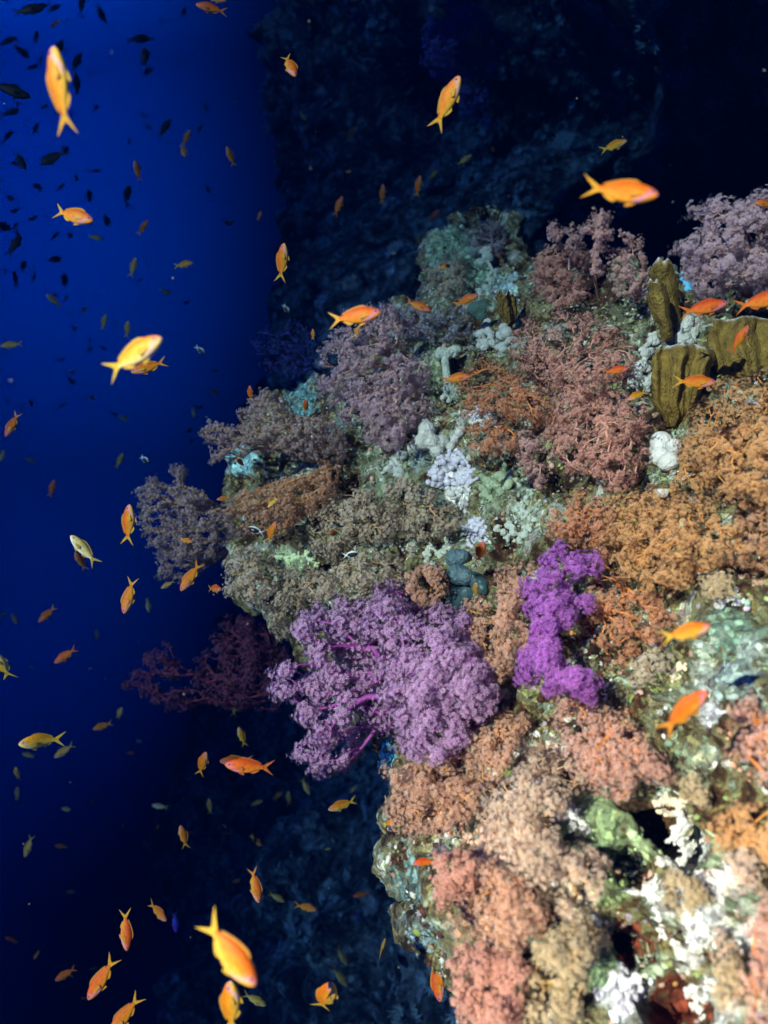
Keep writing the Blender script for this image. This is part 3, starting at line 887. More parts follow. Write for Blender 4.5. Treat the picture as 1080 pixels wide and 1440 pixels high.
# --- right flank
SC('tree_soft_coral', 'golden orange soft coral right of the white stone', [(960, 622), (972, 590), (985, 555), (1015, 535), (1060, 520), (1120, 530), (1130, 680), (1080, 720), (1020, 700), (975, 690), (940, 690), (955, 655)], (1030, 640), MP['gold'], off=.05, bulge=.10, cl=.0115, fl=.0042, nfl=22, space=1.5, gap=-.35, seed=33)
SC('tree_soft_coral', 'golden brown soft coral thicket in the middle of the right flank', [(865, 700), (920, 690), (975, 700), (1040, 740), (1050, 780), (1000, 800), (960, 830), (910, 830), (870, 800), (850, 745)], (930, 770), MP['gold'], off=.05, bulge=.10, cl=.0115, fl=.0038, nfl=22, space=1.45, gap=-.35, seed=34)
SC('tree_soft_coral', 'rusty orange soft coral lying in the shadow of the vivid purple coral', [(840, 760), (860, 800), (920, 830), (950, 870), (925, 905), (880, 930), (845, 945), (838, 900), (815, 890), (830, 830)], (870, 860), MP['rust'], off=.0, bulge=.045, cl=.0115, fl=.0038, nfl=22, space=1.45, gap=-.4, seed=35)
SC('tree_soft_coral', 'peach brown soft coral above the vivid purple coral', [(770, 730), (790, 700), (830, 690), (860, 715), (870, 760), (850, 790), (810, 770), (775, 760)], (830, 745), MP['rust'], off=.03, bulge=.07, cl=.011, fl=.004, nfl=22, gap=-.25, seed=36)
SC('tree_soft_coral', 'brown pink soft coral at the right edge below the golden orange coral', [(1040, 720), (1080, 710), (1130, 720), (1130, 820), (1070, 800), (1030, 790)], (1075, 770), MP['brown'], off=.03, bulge=.06, cl=.011, fl=.0042, nfl=22, seed=37)
# --- lower reef
SC('tree_soft_coral', 'pinkish rust soft coral lump with orange heart under the vivid purple coral', [(780, 985), (800, 972), (850, 990), (890, 1020), (930, 1065), (945, 1095), (905, 1095), (880, 1120), (840, 1115), (815, 1085), (790, 1040)], (850, 1050), MP['salmon'], off=.03, bulge=.07, cl=.011, fl=.0036, nfl=26, space=1.35, gap=-.7, seed=38)
SC('tree_soft_coral', 'peach red soft coral at the lower left edge of the lit reef', [(538, 1080), (575, 1078), (620, 1065), (660, 1060), (680, 1090), (670, 1140), (640, 1165), (600, 1172), (560, 1165), (545, 1140), (555, 1110)], (630, 1120), MP['peach'], off=.03, bulge=.05, cl=.0105, fl=.0042, nfl=24, space=1.4, gap=-.8, seed=39)
SC('tree_soft_coral', 'cream peach soft coral directly under the lilac purple coral base', [(660, 1050), (690, 1010), (730, 990), (745, 1015), (720, 1060), (700, 1100), (675, 1095)], (705, 1045), MP['peach'], off=.03, bulge=.05, cl=.010, fl=.004, nfl=24, seed=40)
SC('tree_soft_coral', 'large cream pink soft coral in the middle of the lower reef', [(690, 1100), (730, 1080), (770, 1060), (800, 1065), (825, 1090), (800, 1120), (785, 1160), (790, 1220), (765, 1260), (725, 1230), (690, 1180), (665, 1150)], (750, 1150), MP['cream'], off=.03, bulge=.08, cl=.0105, fl=.0038, nfl=26, space=1.4, gap=-.5, seed=41)
SC('tree_soft_coral', 'compact dusky pink soft coral lump below the peach red one', [(615, 1205), (640, 1195), (668, 1212), (665, 1240), (640, 1272), (615, 1265), (612, 1235)], (645, 1235), MP['pink'], off=.06, bulge=.05, cl=.009, fl=.0032, nfl=34, space=1.15, gap=-1, seed=42)
SC('tree_soft_coral', 'orange pink soft coral running down the lower reef edge', [(670, 1200), (720, 1230), (760, 1270), (770, 1310), (740, 1345), (700, 1330), (665, 1300), (655, 1265), (672, 1240)], (720, 1270), MP['peach'], off=.03, bulge=.07, cl=.0105, fl=.0036, nfl=26, space=1.4, gap=-.5, seed=43)
SC('tree_soft_coral', 'dull rose soft coral at the bottom edge beside the dark water', [(638, 1345), (665, 1330), (710, 1345), (740, 1370), (735, 1430), (700, 1470), (660, 1440), (640, 1400)], (690, 1390), MP['pink'], off=.05, bulge=.07, cl=.010, fl=.0034, nfl=30, space=1.25, gap=-.8, seed=44)
SC('tree_soft_coral', 'tan green soft coral clump at the bottom of the reef', [(745, 1330), (790, 1300), (830, 1330), (825, 1390), (800, 1440), (770, 1480), (735, 1440), (740, 1380)], (785, 1380), MP['tan'], off=.03, bulge=.06, cl=.010, fl=.0036, nfl=26, gap=-.5, seed=45)
SC('tree_soft_coral', 'cream tan soft coral tufts left of the dark red hole', [(785, 1215), (820, 1190), (850, 1210), (845, 1250), (820, 1300), (790, 1290)], (815, 1250), MP['cream'], off=.02, bulge=.05, cl=.010, fl=.0040, nfl=22, gap=-.2, seed=46)
SC('tree_soft_coral', 'orange brown soft coral at the right edge beside white crust', [(1000, 1160), (1040, 1130), (1075, 1140), (1120, 1120), (1130, 1200), (1080, 1210), (1040, 1190), (1010, 1190)], (1060, 1165), MP['gold'], off=.03, bulge=.06, cl=.010, fl=.0036, nfl=26, gap=-.6, seed=47)
SC('tree_soft_coral', 'rust orange soft coral at the right edge below green algae crust', [(1030, 990), (1075, 970), (1130, 980), (1130, 1110), (1080, 1120), (1045, 1060)], (1085, 1050), MP['salmon'], off=.03, bulge=.07, cl=.0105, fl=.0036, nfl=26, gap=-.5, seed=48)
SC('tree_soft_coral', 'brown soft coral filling the bottom right corner', [(1040, 1290), (1090, 1250), (1130, 1270), (1140, 1480), (1060, 1490), (1045, 1400), (1060, 1340)], (1095, 1370), MP['salmon'], off=.02, bulge=.07, cl=.0105, fl=.0034, nfl=26, gap=-.7, seed=49)
SC('tree_soft_coral', 'small tan soft coral between strands of white crust', [(940, 1225), (985, 1240), (1000, 1270), (965, 1285), (935, 1265)], (968, 1260), MP['tan'], off=.01, bulge=.03, cl=.008, fl=.0036, nfl=22, gap=-.4, seed=50)
# --- dim corals further back
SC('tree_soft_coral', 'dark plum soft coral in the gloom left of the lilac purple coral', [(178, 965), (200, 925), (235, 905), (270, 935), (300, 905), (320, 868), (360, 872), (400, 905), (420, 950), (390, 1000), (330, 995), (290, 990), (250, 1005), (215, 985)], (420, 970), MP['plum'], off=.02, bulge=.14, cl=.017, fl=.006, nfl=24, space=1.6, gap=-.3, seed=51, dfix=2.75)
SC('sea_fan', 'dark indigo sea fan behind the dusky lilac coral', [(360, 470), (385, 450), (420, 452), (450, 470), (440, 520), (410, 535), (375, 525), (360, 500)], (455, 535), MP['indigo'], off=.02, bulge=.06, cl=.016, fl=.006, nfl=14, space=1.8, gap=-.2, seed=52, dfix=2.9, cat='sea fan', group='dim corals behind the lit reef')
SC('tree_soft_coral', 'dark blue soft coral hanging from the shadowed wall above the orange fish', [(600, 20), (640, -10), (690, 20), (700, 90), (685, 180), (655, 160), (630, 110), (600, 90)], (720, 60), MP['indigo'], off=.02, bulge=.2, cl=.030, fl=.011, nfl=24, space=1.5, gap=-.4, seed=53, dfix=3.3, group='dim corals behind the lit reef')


SC('finger_soft_coral', 'dusky brown soft coral with thick fuzzy arms pointing left over the open water', [(284, 604), (305, 596), (335, 602), (338, 580), (352, 572), (366, 550), (384, 552), (395, 572), (425, 588), (455, 588), (485, 605), (488, 645), (450, 655), (405, 638), (355, 636), (325, 648), (300, 652), (298, 636), (312, 626), (288, 620)],
   (478, 640), MP['dusk'], off=.05, bulge=.06, cl=.0095, fl=.0036, nfl=22, space=1.4, gap=-.4, lobe=3.6, seed=61, rmax=.034, dfix=1.9)
SC('finger_soft_coral', 'narrow brown soft coral on an orange stem below the dusky fuzzy armed one', [(305, 712), (345, 694), (395, 680), (440, 664), (474, 648), (478, 664), (430, 690), (385, 708), (350, 722), (320, 726)],
   (482, 652), MP['brown'], off=.05, bulge=.035, cl=.009, fl=.0036, nfl=20, space=1.5, gap=-.1, lobe=3.2, seed=62, rmax=.034, dfix=1.86, inner=.2)
# tan and cream tufts of the lower right corner
for pg, bs, mt_, lb, sd_ in [([(1000, 1360), (1030, 1345), (1050, 1370), (1040, 1410), (1010, 1420)], (1025, 1385), 'tan', 'tan soft coral tuft right of the bottom hole', 70),
                         ([(1020, 1195), (1050, 1190), (1075, 1215), (1060, 1250), (1035, 1235)], (1050, 1220), 'cream', 'cream soft coral tuft right of the bluish white crust patch', 71),
                         ([(955, 1095), (985, 1085), (1010, 1105), (995, 1130), (965, 1125)], (985, 1110), 'tan', 'tan soft coral tuft above the ruffled cream crust', 72),
                         ([(800, 1300), (835, 1295), (850, 1320), (835, 1350), (805, 1345)], (825, 1325), 'tan', 'greenish tan soft coral tuft left of the dark red hole', 73),
                         ([(985, 1320), (1015, 1310), (1035, 1335), (1010, 1350)], (1010, 1335), 'cream', 'small cream soft coral tuft below broken white crust', 74),
                         ([(890, 925), (930, 915), (945, 940), (910, 960), (885, 950)], (915, 940), 'grey', 'grey soft coral tuft under the yellow orange fish', 75),
                         ([(985, 815), (1020, 805), (1035, 835), (1010, 845), (990, 840)], (1012, 825), 'tan', 'tan soft coral tuft beside the white pebbles', 76),
                         ([(655, 325), (690, 305), (715, 330), (700, 360), (665, 360)], (690, 345), 'bluish', 'shaded bluish soft coral on top of the farthest crest', 77),
                         ([(600, 380), (640, 350), (665, 375), (650, 415), (610, 415)], (640, 395), 'grey', 'shaded grey soft coral at the left of the farthest crest', 78)]:
    SC('tree_soft_coral', lb, pg, bs, MP[mt_], off=.02, bulge=.035, cl=.009, fl=.0036, nfl=24, gap=-.4, lobe=3.4, seed=sd_)


# ------------------------------------------------------------------ sponges, stones, squirts: lumps fused to one body
def ico(n=2):
    import bmesh
    b = bmesh.new()
    bmesh.ops.create_icosphere(b, subdivisions=n, radius=1)
    V = A_([v.co[:] for v in b.verts])
    Fc = np.array([[v.index for v in f.verts] for f in b.faces])
    b.free()
    return V, Fc


ICO1, ICO2, ICO3 = ico(1), ico(2), ico(3)


def lumps(name, label, cat, balls, mat, group=None, rough=.12, vox=None, seed=0, out=0.5):
    """balls: (px, py, radius px[, stretch, angle, dz])."""
    acc = Acc()
    B = None
    rmin = 1
    lr = np.random.default_rng(int(sum(b[0] * 7 + b[1] for b in balls)))
    if rough >= .1:                       # crusts: every knob is a heap of smaller ones, pressed onto the rock
        more = []
        for b in balls:
            more.append((b[0], b[1], b[2] * .72) + tuple(b[3:]))
            for _ in range(5):
                t_, rr = lr.random() * 6.28, b[2] * (.5 + .75 * lr.random())
                more.append((b[0] + rr * math.cos(t_), b[1] + rr * math.sin(t_), b[2] * (.26 + .3 * lr.random()), 1 + .6 * lr.random(), lr.random() * 180))
        balls = more
    elif rough > .03:
        more = []
        for b in balls:
            more.append(b)
            for _ in range(4):
                t_, rr = lr.random() * 6.28, b[2] * (.4 + .5 * lr.random())
                more.append((b[0] + rr * math.cos(t_), b[1] + rr * math.sin(t_), b[2] * (.5 + .3 * lr.random()), 1 + .4 * lr.random(), lr.random() * 180, -.004 * lr.random()))
        balls = more
        rough = max(rough, .12)
        out *= .7
    items = []
    dmed = float(np.median([depth(b[0], b[1]) for b in balls]))
    for b in balls:
        x, y, r = b[:3]
        st = b[3] if len(b) > 3 else 1
        an = math.radians(b[4]) if len(b) > 4 else 0
        dz = b[5] if len(b) > 5 else 0
        d = min(depth(x, y), dmed + .03) + dz
        R_ = r / F_PX * d * (.84 if rough >= .1 else 1)
        items.append((P(x, y, d - R_ * out), R_, st, an))
    cs, rs = A_([i[0] for i in items]), A_([i[1] for i in items])
    done, rest = [0], set(range(1, len(items)))
    while rest:                           # every knob grows together with its nearest neighbour
        i_, j_ = min(((i, j) for i in done for j in rest), key=lambda t: np.linalg.norm(cs[t[0]] - cs[t[1]]) - rs[t[0]] - rs[t[1]])
        g = np.linalg.norm(cs[i_] - cs[j_])
        rm_ = min(rs[i_], rs[j_])
        if g > (rs[i_] + rs[j_]) * .6:
            for t_ in np.linspace(.2, .8, max(3, int(g / rm_ * 1.5))):
                items.append((cs[i_] * (1 - t_) + cs[j_] * t_, rm_ * .75, 1, 0))
        done.append(j_)
        rest.discard(j_)
    rmin = rs.min()
    B = cs[0]
    for c, R_, st, an in items:
        V, Fc = ICO3
        u = math.cos(an) * cR - math.sin(an) * cU
        w = math.sin(an) * cR + math.cos(an) * cU
        V = V[:, 0:1] * u * st + V[:, 1:2] * w + V[:, 2:3] * cF * (.8 if rough >= .1 else 1)
        acc.add(c + V * R_ - B, Fc)
    me_ = acc.mesh(name, mat)
    o = link(name, me_)
    o.location = B
    tag(o, label, cat, group)
    rm = o.modifiers.new('fuse', 'REMESH')
    rm.mode = 'VOXEL'
    rm.voxel_size = vox or max(rmin * .16, .0012)
    rm.use_smooth_shade = True
    sm = o.modifiers.new('soften', 'SMOOTH')
    sm.factor = .6
    sm.iterations = 4
    tx = bpy.data.textures.new(name, 'CLOUDS')
    rmin = max(rmin, .0035)
    tx.noise_scale = rmin * .8
    tx.noise_depth = 3
    dm = o.modifiers.new('wear', 'DISPLACE')
    dm.texture = tx
    dm.texture_coords = 'LOCAL'
    dm.strength = rmin * rough * 2.2
    dm.mid_level = .5
    return o


M_WHITE = mat_flesh('white_sponge', (.34, .36, .30), (.70, .70, .64), 30, .7, .8, vein=(.26, .25, .20))
M_STONE = mat_flesh('white_stone', (.46, .45, .42), (.78, .78, .75), 45, .7, .5, vein=(.34, .28, .23))
M_PEBBLE = mat_flesh('pale_pebble', (.55, .54, .51), (.82, .81, .78), 30, .75, .6)
M_PALE = mat_flesh('pale_sponge', (.28, .36, .28), (.62, .66, .56), 34, .7, .8, vein=(.2, .22, .16))
M_GREY = mat_flesh('grey_squirt', (.30, .33, .30), (.52, .55, .48), 30, .4, .2)
M_TEAL = mat_flesh('teal_squirt', (.03, .07, .09), (.14, .22, .24), 40, .4, .7)
M_BLACK = mat_flesh('black_sponge', (.010, .012, .013), (.035, .04, .045), 40, .6, .6)
M_LAV = mat_flesh('lavender_sponge', (.40, .38, .46), (.74, .73, .80), 40, .6, .5, vein=(.3, .25, .35))
M_RED = mat_flesh('red_sponge', (.20, .025, .02), (.34, .05, .03), 40, .6, .4)
M_CREAM = mat_flesh('cream_crust', (.60, .46, .32), (.80, .68, .52), 40, .7, .5)
M_GREEN = mat_flesh('green_crust', (.40, .55, .26), (.62, .74, .44), 40, .7, .5)
M_BLUEP = mat_flesh('blue_tip', (.10, .42, .70), (.2, .6, .85), 40, .5, .3)

G_SP = 'sponges and crusts on the reef'
lumps('lumpy_sponge', 'white lumpy sponge of fused knobs at the centre of the reef', 'sponge', [(600, 605, 13), (594, 622, 13), (582, 630, 10), (608, 622, 12), (622, 622, 11), (615, 635, 10), (597, 597, 9)], M_WHITE, G_SP, .028)
lumps('finger_sponge', 'short slanting white finger sponge right of the lumpy sponge', 'sponge', [(634, 628, 7), (640, 618, 7), (646, 609, 7), (650, 604, 6)], M_WHITE, G_SP, .028)
ring = [(636 + 26 * math.cos(a), 664 + 17 * math.sin(a), 8 + 2 * math.sin(3 * a)) for a in np.linspace(0, 6.28, 15)[:-1]]
lumps('ring_sponge', 'pale lavender ring shaped sponge with a hollow middle', 'sponge', ring + [(618, 672, 10), (630, 678, 9), (612, 664, 8)], M_LAV, G_SP, .12)
lumps('white_crust', 'bright white crust patch under the ring shaped sponge', 'crust', [(634, 694, 8, 1.4, 20), (648, 688, 8, 1.3, 20), (656, 684, 6), (660, 690, 5)], M_STONE, G_SP, .2)
lumps('white_crust', 'bluish white branching crust below the brownish pink coral', 'crust', [(664, 595, 5, 1.6), (676, 592, 5, 1.5), (686, 589, 6), (690, 584, 5), (680, 599, 4)], M_STONE, G_SP, .15)
lumps('sea_squirt', 'grey ribbed sea squirt standing left of the ring sponge', 'sea squirt', [(556, 648, 9, 1.2, 60), (552, 655, 10, 1.1, 40), (562, 662, 8)], M_GREY, 'sea squirts on the reef', .04)
lumps('sea_squirt', 'small grey sea squirt peeking over the ribbed one', 'sea squirt', [(567, 640, 7), (562, 638, 5)], M_GREY, 'sea squirts on the reef', .03)
lumps('sea_squirt', 'round pale sea squirt below the ring sponge', 'sea squirt', [(588, 699, 8), (590, 704, 6)], M_PALE, 'sea squirts on the reef', .03)
lumps('sea_squirt', 'upper shiny teal sea squirt above the peach coral', 'sea squirt', [(643, 785, 14, 1.2, 10), (650, 782, 10)], M_TEAL, 'sea squirts on the reef', .02, out=.9)
lumps('sea_squirt', 'lower dark teal sea squirt above the peach coral', 'sea squirt', [(645, 808, 15, 1.2, 15), (655, 812, 12)], M_TEAL, 'sea squirts on the reef', .02, out=.9)
lumps('sea_squirt', 'dark hollow sea squirt in the shade beneath the two teal ones', 'sea squirt', [(650, 838, 20, 1.2, 30), (672, 820, 14, 1.5, 60)], mat_flesh('dark_squirt', (.02, .05, .06), (.05, .1, .11), 30, .4, .2), 'sea squirts on the reef', .05, out=.5)
lumps('knobbly_sponge', 'curled pale sponge left of the teal sea squirts', 'sponge', [(604, 770, 6), (600, 780, 6), (602, 790, 6), (608, 795, 5), (622, 778, 8), (630, 768, 7), (628, 758, 5)], M_PALE, G_SP, .08)
lumps('knobbly_sponge', 'pale lavender knobbly sponge above the orange fish at centre', 'sponge', [(670, 745, 7), (676, 738, 7), (664, 757, 7), (660, 766, 7), (680, 750, 6), (672, 732, 5)], M_LAV, G_SP, .1)
lumps('knobbly_sponge', 'chain of pale knobs below the green crusted rock', 'sponge', [(699, 742, 5), (708, 748, 6), (716, 740, 6), (722, 750, 6), (714, 756, 5), (730, 760, 5), (738, 752, 7), (744, 742, 7)], M_PALE, G_SP, .08)
lumps('knobbly_sponge', 'pale branching sponge on the green crusted rock right of centre', 'sponge', [(740, 700, 7), (735, 712, 8), (742, 722, 8), (728, 718, 6), (748, 690, 6), (750, 732, 6), (725, 728, 5)], M_PALE, G_SP, .1)
lumps('knobbly_sponge', 'bluish white knobs below the tan blade coral', 'sponge', [(683, 460, 9), (676, 472, 8), (690, 470, 7), (680, 484, 9), (692, 482, 7)], M_WHITE, G_SP, .06)
lumps('knobbly_sponge', 'grey round knobs beside the tan blade coral', 'sponge', [(712, 468, 11), (722, 480, 9), (705, 488, 8)], M_GREY, G_SP, .04)
lumps('knobbly_sponge', 'turquoise knobs on the shaded reef crest', 'sponge', [(683, 352, 7), (686, 362, 7, 1.5, 20), (676, 368, 6, 1.6), (692, 395, 7), (684, 405, 6, 1.6, 20), (674, 410, 6, 1.4), (694, 384, 6)], M_PALE, G_SP, .05)
lumps('knobbly_sponge', 'pale lumps on the mid crest under the bluish sprigs', 'sponge', [(625, 498, 9, 1.5, 20), (640, 492, 8, 1.4), (630, 545, 9), (638, 556, 9), (628, 560, 7)], M_PALE, G_SP, .08)
lumps('white_stone', 'white rounded stone with a notch in its right side', 'stone', [(930, 622, 15, 1.1, 40), (948, 628, 11, 1.1, 30), (928, 642, 14), (940, 650, 13, 1.2, -20), (922, 630, 10)], M_PEBBLE, 'pale stones on the reef', .02, out=1.0)
lumps('white_stone', 'little white pebble below the notched stone', 'stone', [(930, 694, 7, 1.4, 10), (936, 692, 5)], M_PEBBLE, 'pale stones on the reef', .02, out=.8)
lumps('white_stone', 'small round white pebble above the yellow fish', 'stone', [(1012, 850, 8)], M_PEBBLE, 'pale stones on the reef', .02, out=.8)
lumps('white_stone', 'rough white pebble beside the small round one', 'stone', [(1034, 840, 11), (1040, 848, 8)], M_PEBBLE, 'pale stones on the reef', .12, out=.7)
lumps('knobbly_sponge', 'upper white knobs between the tan plate corals', 'sponge', [(968, 450, 9), (964, 462, 9), (972, 468, 9), (958, 478, 10), (970, 482, 8)], M_WHITE, G_SP, .07, out=.9)
lumps('knobbly_sponge', 'lower white knobs left of the tan plate coral', 'sponge', [(918, 478, 8, 1.3), (908, 498, 9), (902, 515, 11), (896, 530, 10), (910, 538, 10), (918, 528, 8), (890, 540, 8)], M_WHITE, G_SP, .07, out=.9)
lumps('white_crust', 'longer white crust bar on the lower reef', 'crust', [(722, 1050, 7, 1.6, 30), (735, 1042, 8, 1.6, 30), (748, 1034, 7, 1.4, 30), (755, 1030, 5)], M_STONE, G_SP, .12)
lumps('white_crust', 'short white crust bar beside the longer one', 'crust', [(705, 1070, 5, 1.6, 30), (713, 1064, 5, 1.4, 30)], M_STONE, G_SP, .12)
lumps('white_crust', 'thick white crust fork with dark pits on the lower reef', 'crust', [(795, 1138, 9), (806, 1148, 10), (818, 1156, 9), (808, 1164, 8), (822, 1168, 7), (790, 1130, 6), (812, 1140, 6)], M_STONE, G_SP, .16)
lumps('white_crust', 'long winding white crust stream at lower right', 'crust', [(960, 1155, 12), (952, 1166, 11), (948, 1178, 10), (958, 1186, 9), (963, 1196, 9), (962, 1208, 8), (954, 1218, 8), (944, 1228, 8), (934, 1238, 8), (922, 1248, 9), (908, 1252, 9), (896, 1256, 8), (886, 1254, 7), (930, 1214, 10), (918, 1264, 8), (920, 1278, 7), (922, 1294, 7), (926, 1306, 7), (936, 1318, 8), (946, 1324, 7)], M_STONE, G_SP, .16, out=.25)
lumps('white_crust', 'bluish white crust patch at the right of the winding stream', 'crust', [(980, 1228, 8), (990, 1238, 8), (1004, 1250, 10), (1016, 1244, 11), (1030, 1236, 9), (1024, 1222, 9), (1022, 1216, 7), (1010, 1262, 9), (1038, 1220, 8)], M_STONE, G_SP, .2, out=.2)
lumps('white_crust', 'pale blue crust mound near the bottom edge', 'crust', [(862, 1372, 14), (880, 1384, 16), (868, 1400, 15), (890, 1402, 14), (900, 1390, 10), (846, 1398, 9), (872, 1420, 14)], M_LAV, G_SP, .2, out=.2)
lumps('white_crust', 'broken white crust along the right of the bottom hole', 'crust', [(970, 1296, 9, 1.5, -20), (990, 1306, 8), (1000, 1318, 7), (985, 1330, 7), (975, 1390, 12), (990, 1400, 14), (1004, 1384, 10), (985, 1420, 12)], M_STONE, G_SP, .2, out=.2)
lumps('white_crust', 'scattered white lumps left of the dark red hole', 'crust', [(822, 1308, 7), (816, 1328, 9), (824, 1336, 7), (846, 1320, 6), (835, 1292, 6), (842, 1300, 5, 1.6, -30)], M_STONE, G_SP, .15, out=.3)
lumps('black_sponge', 'larger black sponge patch on green crust at lower right', 'sponge', [(872, 1210, 10), (886, 1216, 11), (896, 1210, 9), (886, 1226, 9), (900, 1222, 7), (866, 1216, 6)], M_BLACK, 'black sponges on the reef', .2, out=.25)
lumps('black_sponge', 'smaller black sponge left of the larger black patch', 'sponge', [(846, 1202, 8), (842, 1226, 8), (836, 1234, 6), (852, 1232, 8), (832, 1222, 6)], M_BLACK, 'black sponges on the reef', .2, out=.25)
lumps('black_sponge', 'black sponge blob beside the thick white crust fork', 'sponge', [(800, 1176, 8), (784, 1190, 8), (778, 1196, 6)], M_BLACK, 'black sponges on the reef', .2, out=.25)
lumps('black_sponge', 'black sponge hollow above the bottom edge', 'sponge', [(806, 1356, 11), (816, 1366, 9), (800, 1366, 8)], M_BLACK, 'black sponges on the reef', .2, out=.1)
lumps('green_crust', 'yellow green crust knobs on the left flank', 'crust', [(396, 784, 7), (406, 790, 8), (400, 800, 7), (412, 800, 6), (392, 812, 6), (420, 784, 7), (432, 780, 8), (440, 788, 7)], M_GREEN, G_SP, .15, out=.3)
lumps('cream_crust', 'cream ruffled crust knobs above the white crust stream', 'crust', [(926, 1130, 9), (940, 1126, 9), (954, 1132, 10), (944, 1140, 8), (930, 1140, 7), (962, 1142, 8)], M_CREAM, G_SP, .2, out=.4)
lumps('cream_crust', 'pink cream coral stub beside the yellow tailed fish', 'crust', [(948, 945, 8), (954, 940, 8), (962, 938, 6), (950, 954, 6)], M_CREAM, G_SP, .15, out=.6)
lumps('red_sponge', 'dark red sponge spot at the right edge', 'sponge', [(1072, 1022, 9), (1066, 1018, 6)], M_RED, 'red sponges on the reef', .1, out=.4)
lumps('blue_tips', 'bright turquoise sponge tip at the outer reef edge below the lilac purple coral', 'sponge', [(546, 1046, 6, 1.8, 70), (548, 1032, 5, 1.6, 80), (540, 1062, 6), (536, 1074, 5)], M_BLUEP, G_SP, .1, out=.8)
lumps('blue_tips', 'bright blue sponge between blade coral and mauve bush', 'sponge', [(968, 398, 10, 1.3), (978, 402, 9), (960, 392, 7)], M_BLUEP, G_SP, .1, out=.8)
lumps('green_rock', 'oval green crusted rock with a dark rim right of centre', 'rock', [(690, 680, 15, 1.5, 30), (708, 672, 16, 1.4, 20), (720, 668, 12, 1.3, 10), (684, 694, 12)], mat_flesh('green_rock', (.16, .22, .12), (.46, .56, .36), 36, .7, .6), 'pale stones on the reef', .12, out=.5)
lumps('brain_coral', 'small dark green brain coral dome on the crest', 'coral', [(675, 436, 16, 1.3, 0)], mat_flesh('brain_coral', (.05, .10, .08), (.12, .2, .15), 60, .7, .8), None, .05, out=.4)


# ------------------------------------------------------------------ tan plate corals
M_PLATE = mat_flesh('tan_plate', (.09, .055, .008), (.30, .20, .04), 40, .6, .9, attr=('rim', (.62, .62, .52)))


def plate(name, label, path, thick, lean, folds=0, seed=0, rimw=.12):
    """A standing plate: path = rows (left px, right px, py, depth) from foot to rim; real thickness, rounded rim."""
    q = A_(path)
    nu, nv = 34, 30
    tv_ = np.linspace(0, len(q) - 1, nv)
    row = np.stack([np.interp(tv_, np.arange(len(q)), q[:, k]) for k in range(4)], 1)
    u = np.linspace(0, 1, nu)
    PXg = row[:, 0:1] * (1 - u) + row[:, 1:2] * u
    PYg = np.repeat(row[:, 2:3], nu, 1) + lean * np.sin(u * math.pi)[None] * (np.linspace(0, 1, nv)[:, None])
    vv = np.linspace(0, 1, nv)[:, None]
    Dg = row[:, 3:4] + 0.02 * np.cos((u - .5) * math.pi)[None] * -1 + folds * np.sin(u * 15 + seed + 1.2 * vv)  * (0.3 + .7 * vv) + folds * .22 * np.sin(u * 47 + 2 * vv)
    PYg = PYg + (2.5 * np.sin(u * 13 + seed) + 2.2 * vnoise(np.stack([u * 9, u * 0 + seed, u * 0], 1), 1, seed))[None] * vv ** 2
    PXg = PXg + 3.0 * vnoise(np.stack([np.repeat(vv, nu, 1).ravel() * 7, PXg.ravel() * 0 + seed, (PXg.ravel() > PXg.mean()) * 5.0], 1), 1, seed + 4).reshape(PXg.shape)
    fr = P(PXg, PYg, Dg).reshape(-1, 3)
    fr += .004 * fbm(fr, .05, 3, seed)[:, None] * cF
    edge = np.minimum(np.minimum(u, 1 - u)[None] * 5, (1 - vv) * 5 + 0 * u[None]).ravel()
    th = thick * np.sqrt(np.clip(edge, 0, 1)) * .5
    V = np.concatenate([fr - th[:, None] * cF, fr + th[:, None] * cF])
    Fq = grid_faces(nu, nv)
    i = np.arange(nu * nv).reshape(nv, nu)
    loop = np.concatenate([i[0], i[1:, -1], i[-1, -2::-1], i[-2:0:-1, 0]])
    l2 = np.roll(loop, -1)
    n = nu * nv
    side = np.stack([loop, l2, l2 + n, loop + n], 1)
    rim = np.clip(1 - ((1 - vv) + .25 * rimw * np.sin(u * 23)[None]).ravel() / rimw, 0, 1)
    B = P((q[0, 0] + q[0, 1]) / 2, q[0, 2], q[0, 3])
    o = link(name, mk_mesh(name, V - B, [Fq, Fq[:, ::-1] + n, side], M_PLATE, {'rim': np.concatenate([rim, rim])}))
    o.location = B
    tag(o, label, 'plate coral', 'tan plate corals on the upper reef')
    return o


plate('blade_coral', 'rear tall tan blade coral with a pale rounded top', [(944, 960, 482, 1.66), (934, 958, 440, 1.64), (918, 954, 405, 1.62), (912, 950, 382, 1.61), (918, 946, 368, 1.61)], .022, -3, .003, 1)
plate('blade_coral', 'front shorter tan blade coral with a pale rim', [(930, 945, 478, 1.58), (921, 944, 450, 1.56), (912, 940, 420, 1.55), (909, 936, 404, 1.55), (912, 932, 397, 1.55)], .02, -2, .003, 2)
plate('blade_coral', 'small folded tan blade coral left on the crest', [(708, 722, 460, 2.0), (702, 726, 440, 1.98), (697, 726, 420, 1.97), (698, 724, 410, 1.97)], .018, 2, .012, 3)
plate('plate_coral', 'large folded tan plate coral with a bluish white upper edge', [(938, 958, 600, 1.51), (924, 976, 580, 1.49), (917, 988, 556, 1.48), (914, 996, 532, 1.47), (917, 1004, 510, 1.48), (926, 1002, 492, 1.50)], .020, -9, .020, 4, .05)
plate('plate_coral', 'ridged brown plate coral behind the orange fish at the right edge', [(1010, 1110, 530, 1.52), (998, 1120, 500, 1.52), (994, 1120, 472, 1.54), (1004, 1120, 450, 1.56)], .020, -5, .022, 5, .05)

